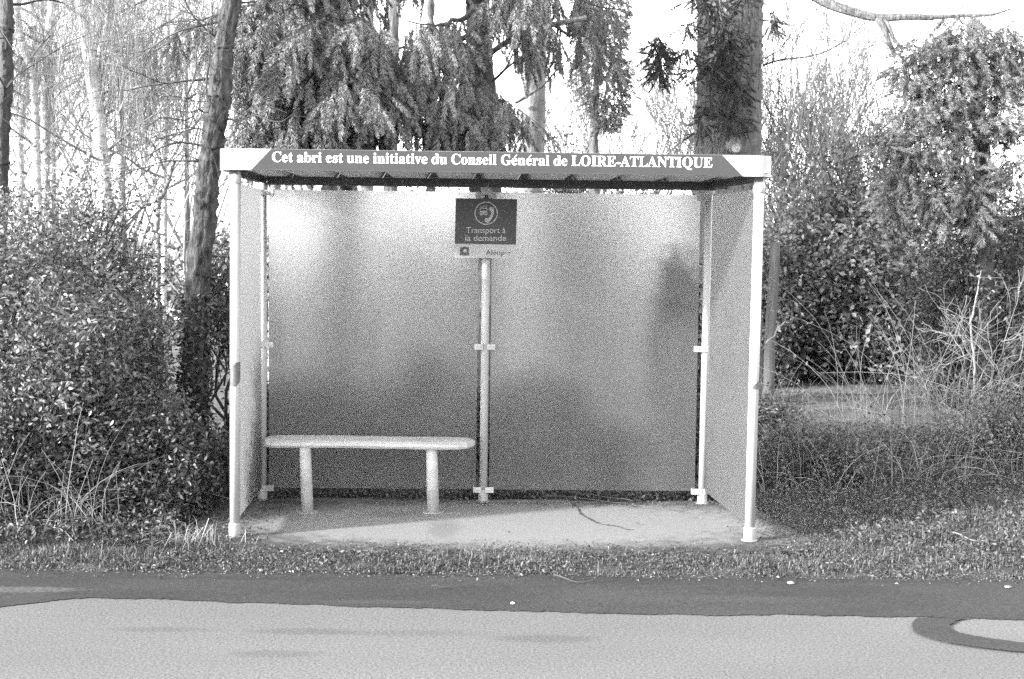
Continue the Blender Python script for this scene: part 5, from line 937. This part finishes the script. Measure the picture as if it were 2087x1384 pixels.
# ------------------------------------------------------------------ fence and posts
fp = thing('fence', 'rusty wire mesh fence on thin posts behind the left hedge, glimpsed beside the leaning tree', 'fence', (-2.4, 2.3, 0))
x0, x1 = -3.6, -.9; mb = MB()
hz_ = np.array([.08, .22, .36, .50, .66, .84, 1.04]); tubes(mb, np.array([[(x0, 2.3, h), ((x0 + x1) / 2, 2.3, h - .01), (x1, 2.3, h)] for h in hz_]), np.full((7, 3), .0016), 3)
vx = np.arange(x0, x1, .14); tubes(mb, np.array([[(x, 2.3, .05), (x, 2.302, .5), (x, 2.3, 1.06)] for x in vx]), np.full((len(vx), 3), .0012), 3); mb.build('wire_mesh', M['zinc'], fp)
for x in (-3.3, -2.62, -1.7, -.95):
    mb = MB(); tubes(mb, np.array([[(x, 2.33, -.02), (x + .01, 2.33, .6), (x + .015, 2.33, 1.15)]]), np.full((1, 3), .028), 9, cap=True); mb.build('post', M['wood_post'], fp)
a, b = gnd(1562, 872), at(1579, 495, gnd(1562, 872)[1])
mb = MB(); c = np.linspace(a - [0, 0, .1], b, 10); c[:, 0] += .006 * np.sin(np.arange(10)); tubes(mb, c[None], np.linspace(.055, .047, 10)[None], 12, cap=True)
tag(mb.build('wooden_post', M['wood_post'], None, True), 'dark weathered post standing right of the shelter, against the bright hedge', 'post')
mb = MB(); c = wander(rng, at(1560, 700, 3.6), at(1600, 655, 3.7), 6, .03); tubes(mb, c, np.linspace(.008, .005, 6)[None], 5)
tag(mb.build('fallen_twig', M['twig_pale']), 'thin pale twig leaning across the dark post', 'twig')

# ------------------------------------------------------------------ stalks, brambles, grass
def stalks(name, label, cat, n, xr, yr, hr, seed, m, lean=.35, r=.0022, arch=.2, group=None, kind='stuff', zf=None, npt=7):
    rng = np.random.default_rng(seed)
    x = rng.uniform(*xr, n); y = rng.uniform(*yr, n); h = rng.uniform(*hr, n); a = rng.uniform(0, 2 * math.pi, n)
    s = np.linspace(0, 1, npt); D = np.zeros((n, npt, 3)); l = rng.normal(size=n) * lean
    D[:, :, 0] = (np.cos(a) * l * h)[:, None] * s ** 1.6 + arch * (np.cos(a + 1) * h)[:, None] * s ** 2.5 * rng.uniform(-1, 1, (n, 1)); D[:, :, 1] = (np.sin(a) * l * h)[:, None] * s ** 1.6 * .6; D[:, :, 2] = h[:, None] * (s - np.abs(l)[:, None] * .5 * s ** 2.2)
    P = np.stack([x, y, hgt(x, y)], 1)[:, None] + D + np.cumsum(rng.normal(size=D.shape) * .004, 1)
    mb = MB(); tubes(mb, P, rng.uniform(.5, 1.4, (n, 1)) * r * np.linspace(1.2, .5, npt)[None], 3)
    o = mb.build(name, M[m]); tag(o, label, cat, group, kind); return o
stalks('dead_stalks', 'pale upright dead stalks standing in front of the left hedge', 'dead stalks', 90, (-3.4, -2.15), (-1.30, -.8), (.2, .8), 301, 'twig_pale', .8, arch=.5, r=.0016)
stalks('dead_stalks', 'loose dead stalks poking out of the dark brambles by the left post', 'dead stalks', 80, (-2.9, -2.1), (-1.20, -.5), (.2, .6), 302, 'twig_pale', .8, arch=.3, r=.0016)
stalks('dead_stalks', 'dense pale dead stalks along the right side under the brambles', 'dead stalks', 420, (2.0, 4.3), (.3, 2.6), (.15, .62), 303, 'stalk', .7, arch=.4, r=.0016)
stalks('dead_stalks', 'arching dead bramble canes right of the shelter', 'dead stalks', 240, (1.75, 3.4), (.2, 1.6), (.15, .55), 304, 'stalk', .9, arch=.6)
stalks('dead_stalks', 'bare grey stems reaching up the right edge under the conifer', 'dead stalks', 170, (2.9, 4.4), (1.5, 3.0), (.5, 1.5), 305, 'twig_pale', .6, arch=.8, r=.0018, npt=9)
stalks('dead_stalks', 'wiry tangle of thin dark stems beside the dark post', 'dead stalks', 160, (1.9, 3.6), (2.0, 4.0), (.2, .7), 306, 'twig_pale', .7, arch=.6, r=.0015)
rng = np.random.default_rng(310)
# a bare thorny sapling catching the light at the right
out = []
base = tp(1985, 700, 2.6); base[2] = 0
t = thing('thorn_sapling', 'bare thorny sapling with pale zigzag twigs at the right edge, lit against dark bushes', 'sapling', base)
for q in range(16):
    s0 = base + np.array([rng.normal() * .22 + .1, rng.normal() * .15, rng.uniform(.1, 1.0)])
    branches(rng, s0, np.array([rng.normal() * .8, rng.normal() * .3, rng.uniform(.2, 1.2)]), rng.uniform(.3, .7), .004, 2, out, 0, .02, (3, 5), .22, .9)
c = trunk([base, base + [.03, 0, .5], base + [-.02, 0, 1.1], base + [.05, 0, 1.5]], [.011, .010, .008, .004], M['twig_pale'], t, 5, 7)
put_branches(out, M['stalk'], t, 'branches', .0018)

def blades(name, label, n, samp, hr, seed, m='grass', w=.0035, lean=.6, cat='grass'):
    rng = np.random.default_rng(seed); x, y = samp(rng, n); n = len(x)
    z = hgt(x, y); h = rng.uniform(*hr, n) * (.6 + .8 * (np.sin(x * 4.3 + y * 3) * np.sin(y * 7.1 + x) * .5 + .5)); a = rng.uniform(0, 2 * math.pi, n); l = np.abs(rng.normal(size=n)) * lean
    d = np.stack([np.cos(a), np.sin(a)], 1); pa = np.stack([-d[:, 1], d[:, 0]], 1) * (w * rng.uniform(.6, 1.4, n))[:, None]
    b = np.stack([x, y, z - .004], 1); P = [b, b.copy(), b.copy()]
    P[1][:, :2] += d * (h * l * .35)[:, None]; P[1][:, 2] += h * .6; P[2][:, :2] += d * (h * l)[:, None]; P[2][:, 2] += h * (1 - .35 * np.minimum(l, 1.6))
    V = np.zeros((n, 5, 3)); V[:, 0] = P[0]; V[:, 1] = P[0]; V[:, 2] = P[1]; V[:, 3] = P[1]; V[:, 4] = P[2]
    V[:, 0, :2] += pa; V[:, 1, :2] -= pa; V[:, 2, :2] += pa * .8; V[:, 3, :2] -= pa * .8
    i = np.arange(n)[:, None] * 5
    mb = MB(); mb.add(V.reshape(-1, 3), np.concatenate([i + [[0, 1, 3]], i + [[0, 3, 2]], i + [[2, 3, 4]]]))
    tag(mb.build(name, M[m]), label, cat, kind='stuff')
def noise2(x, y): return np.sin(x * 2.3 + 1.3) * np.cos(y * 3.7) + .7 * np.sin(x * 5.9 - y * 4.3 + 2) + .5 * np.sin(x * 13 + y * 11)
def verge(rng, n):
    x = rng.uniform(-4.2, 4.8, n); y = -1.95 + rng.uniform(0, 1, n) * .62 - .012 * x + .02 * noise2(x * 1.7, x * .3)
    edge = np.interp(x, [-4.2, -1.6, -1.1, 1.2, 1.9, 4.8], [-1.05, -1.30, -1.42, -1.42, -1.2, .4])
    k = (y < edge + .09 * noise2(x * 2, y * 2)) & (noise2(x * 1.6, y * 2) + (y + 1.95) * 7 > rng.normal(size=n) * .6 + .45); return x[k], y[k]
blades('verge_grass', 'short rough grass along the verge between road and shelter', 60000, verge, (.008, .040), 401, w=.0022, lean=1.0)
blades('verge_grass', 'scattered taller grass blades in the verge', 2600, lambda rng, n: (lambda x, y: (x[noise2(x * 1.3, y) > .5], y[noise2(x * 1.3, y) > .5]))(*verge(rng, n)), (.04, .10), 408, m='grass', w=.0022, lean=1.2)
def left_tuft(rng, n): x = rng.uniform(-4.2, -1.25, n); y = -1.58 + rng.normal(size=n) * .10; return x, y
blades('verge_grass', 'longer grass tufts in front of the left hedge', 8000, left_tuft, (.012, .055), 402, w=.0022, lean=1.1)
def tuft(rng, n): x = gnd(395, 1115)[0] + rng.normal(size=n) * .11; y = gnd(395, 1115)[1] + rng.normal(size=n) * .05; return x, y
blades('grass_tuft', 'fan-shaped tuft of long pale grass left of the front post', 110, tuft, (.07, .17), 403, m='twig_pale', w=.0018, lean=1.5)
def right_bank(rng, n):
    x = rng.uniform(1.75, 4.9, n); y = rng.uniform(-1.75, 1.6, n); k = y > np.interp(x, [1.75, 2.1, 2.6, 4.9], [-.0, -1.2, -1.75, -1.75]) ; k &= ~((x < 2.05) & (y < .1)); return x[k], y[k]
blades('bank_grass', 'grass and weeds on the bank right of the shelter', 40000, right_bank, (.012, .06), 404, w=.0025, lean=.9)
def lawn(rng, n): x = rng.uniform(1.2, 8, n); y = 1.6 + rng.uniform(0, 1, n) ** .7 * 6.5; return x, y
blades('lawn', 'mown lawn with light bands beyond the right-hand brambles', 60000, lawn, (.02, .06), 405, w=.005)
def back(rng, n): x = rng.uniform(-6, 1.6, n); y = rng.uniform(.5, 3.0, n); return x, y
blades('undergrowth', 'dark rough undergrowth on the ground just behind the shelter and the hedge', 16000, back, (.04, .16), 406, w=.008, m='leaf_dark')
def weeds(name, label, n, samp, size, seed, m='weed', hz=(.005, .05)):
    rng = np.random.default_rng(seed); x, y = samp(rng, n); z = hgt(x, y) + rng.uniform(*hz, len(x)); mf = MB(); leaves(mf, np.stack([x, y, z], 1), size, rng, .75)
    tag(mf.build(name, M[m]), label, 'weeds', kind='stuff')
weeds('weeds', 'small-leaved ground weeds matted through the verge grass', 26000, verge, .020, 411, hz=(.003, .03))
weeds('weeds', 'creeping weeds covering the bank right of the slab', 30000, right_bank, .026, 412, hz=(.005, .07))
def under(rng, n): x = rng.uniform(-1.75, 1.8, n); y = .06 + np.abs(rng.normal(size=n)) * .22 + .05 * np.sin(x * 5) + .0; return x, y
weeds('weeds', 'dark ivy creeping along the gap under the back panels', 9000, under, .030, 413, 'leaf_dark', (.0, .10))
def lpost(rng, n): x = rng.uniform(-2.0, -1.18, n); y = rng.uniform(-1.45, .1, n); k = rng.uniform(0, 1, n) < np.clip((-1.30 - x) / .3 + .35 + .25 * np.sin(y * 9), 0, 1); return x[k], y[k]
weeds('weeds', 'small weeds and litter round the foot of the left posts', 7500, lpost, .020, 414, 'weed', (.012, .040))
def lfoot(rng, n): x = rng.uniform(-4.2, -1.75, n); y = rng.uniform(-1.5, -.2, n); return x, y
weeds('weeds', 'low leafy weeds under the left hedge', 14000, lfoot, .030, 415, 'leaf_dark', (.0, .14))
def lit(rng, n): x = rng.uniform(-4.3, 4.6, n); y = -1.97 + rng.normal(size=n) * .055 - .012 * x + .02 * np.sin(x * 6); return x, y
weeds('leaf_litter', 'dark crumbled leaf litter along the edge of the asphalt', 5200, lit, .016, 416, 'leaf_dark', (.010, .024))
def lit2(rng, n): x = rng.uniform(-1.7, 1.9, n); y = .0 - np.abs(rng.normal(size=n)) * .09; return x, y
weeds('leaf_litter', 'crumbled leaves lying along the back of the slab', 1500, lit2, .016, 417, 'leaf_dark', (.026, .034))
def lit3(rng, n): x = rng.uniform(-1.8, 2.3, n); y = -1.42 + rng.normal(size=n) * .08; return x, y
weeds('leaf_litter', 'crumbled leaves and soil along the front edge of the slab', 2600, lit3, .015, 418, 'leaf_dark', (.026, .036))
def lit4(rng, n): x = 1.85 + rng.normal(size=n) * .16; y = rng.uniform(-1.45, .1, n); return x, y
weeds('leaf_litter', 'dark soil and leaf crumbs over the right end of the slab', 3000, lit4, .016, 419, 'leaf_dark', (.026, .036))
blades('bank_grass', 'sparse grass growing over the right end of the slab', 900, lambda rng, n: (1.88 + rng.normal(size=n) * .10, rng.uniform(-1.45, .1, n)), (.03, .06), 407, w=.0022, lean=1.0)
# small stones and twigs where the verge meets the asphalt
rng = np.random.default_rng(420); n = 420
x = rng.uniform(-4, 4.4, n); y = -1.98 + rng.normal(size=n) * .06 - .012 * x; s = rng.uniform(.002, .006, n) * (1 + (rng.uniform(size=n) > .96) * 1.2)
oct_v = np.array([(1, 0, 0), (0, 1, 0), (-1, 0, 0), (0, -1, 0), (0, 0, .7), (0, 0, -.5)]); oct_f = np.array([(0, 1, 4), (1, 2, 4), (2, 3, 4), (3, 0, 4), (1, 0, 5), (2, 1, 5), (3, 2, 5), (0, 3, 5)])
mb = MB(); place(mb, oct_v, oct_f, np.stack([x, y, .008 + s * .3], 1), frames(rng.normal(size=(n, 3)) * [1, 1, .2], rng.normal(size=(n, 3)) * .3 + [0, 0, 1]), s)
tag(mb.build('gravel', M['stone']), 'scattered pale grit where the verge meets the asphalt', 'gravel', kind='stuff')
def rock(label, px, py, s, seed, m='stone'):
    r = np.random.default_rng(seed); g = gnd(px, py, .01); V = []; k = 9
    mb = MB()
    prof = [(.6, 0), (1, .25), (.9, .6), (.45, .9)]; a = np.linspace(0, 2 * math.pi, k, endpoint=False)
    for R_, z in prof:
        for t_ in a: q = R_ * s * (1 + r.normal() * .12); V.append((g[0] + q * math.cos(t_), g[1] + q * .7 * math.sin(t_), .004 + z * s * .8))
    mb.add(V, [(i * k + j, i * k + (j + 1) % k, (i + 1) * k + (j + 1) % k, (i + 1) * k + j) for i in range(3) for j in range(k)]); mb.poly.append([3 * k + j for j in range(k)])
    tag(mb.build('stone', M[m]), label, 'stone', 'pale stones by the roadside')
rock('pale stone on the verge edge below the right front post', 1612, 1188, .020, 1)
rock('small white pebble alone on the dark strip right of centre', 1045, 1228, .011, 2, 'letter')
rock('pale stone at the verge edge near the right side of the photo', 2054, 1196, .018, 3)
rock('small stone on the verge edge between the right post and the right side', 1828, 1188, .010, 4)
rock('pale rounded stone half sunk in the weeds of the right-hand bank', 1925, 1062, .022, 5)
def stick(label, pts, r, m='stick', z=.02, mid=.012):
    P = smooth_curve([gnd(a, b, z) for a, b in pts], 5); P[:, 2] += mid * np.sin(np.linspace(0, 9, len(P))) * .5
    mb = MB(); tubes(mb, P[None], np.linspace(r, r * .5, len(P))[None], 5); tag(mb.build('twig', M[m]), label, 'twig', 'fallen twigs')
stick('long pale fallen twig lying behind the crack at the back of the slab', [(1105, 1012), (1160, 1014), (1220, 1018), (1275, 1026), (1300, 1018)], .005, z=.03)
stick('shorter pale twig crossing the long one under the right back panel', [(1180, 1008), (1240, 1012), (1290, 1022)], .004, z=.05)
stick('pale forked twig on the verge edge right of centre', [(1128, 1172), (1160, 1182), (1200, 1184), (1246, 1178)], .004)
stick('dark bent stick on the soil right of the right front post', [(1570, 1110), (1620, 1113), (1665, 1108), (1700, 1098)], .005, 'twig_dark')
stick('thin dark stick lying on the asphalt edge left of centre', [(880, 1195), (905, 1195), (930, 1192)], .0035, 'twig_dark')
stick('pale dead stem lying in the weeds of the right bank', [(1940, 1085), (1985, 1100), (2030, 1103)], .004, 'stalk', .06)
# curled dead leaves on the slab
rng = np.random.default_rng(430)
for i, (px, py, lab) in enumerate(((822, 1042, 'curled dead leaf on the slab left of the right bench leg'), (1036, 1083, 'dead leaf lying in the middle of the slab'), (1305, 1068, 'small dead leaf right of the crack'), (733, 1097, 'tiny dead leaf near the front left of the slab'), (920, 1012, 'pale fallen leaf under the panel left of the middle post'), (1502, 1064, 'dead leaf beside the right side panel'))):
    g = gnd(px, py, .02); mf = MB(); leaves(mf, g[None], .030 if i != 4 else .04, rng, .9); tag(mf.build('dead_leaf', M['twig_dark' if i != 4 else 'stalk']), lab, 'leaf', 'dead leaves on the slab')
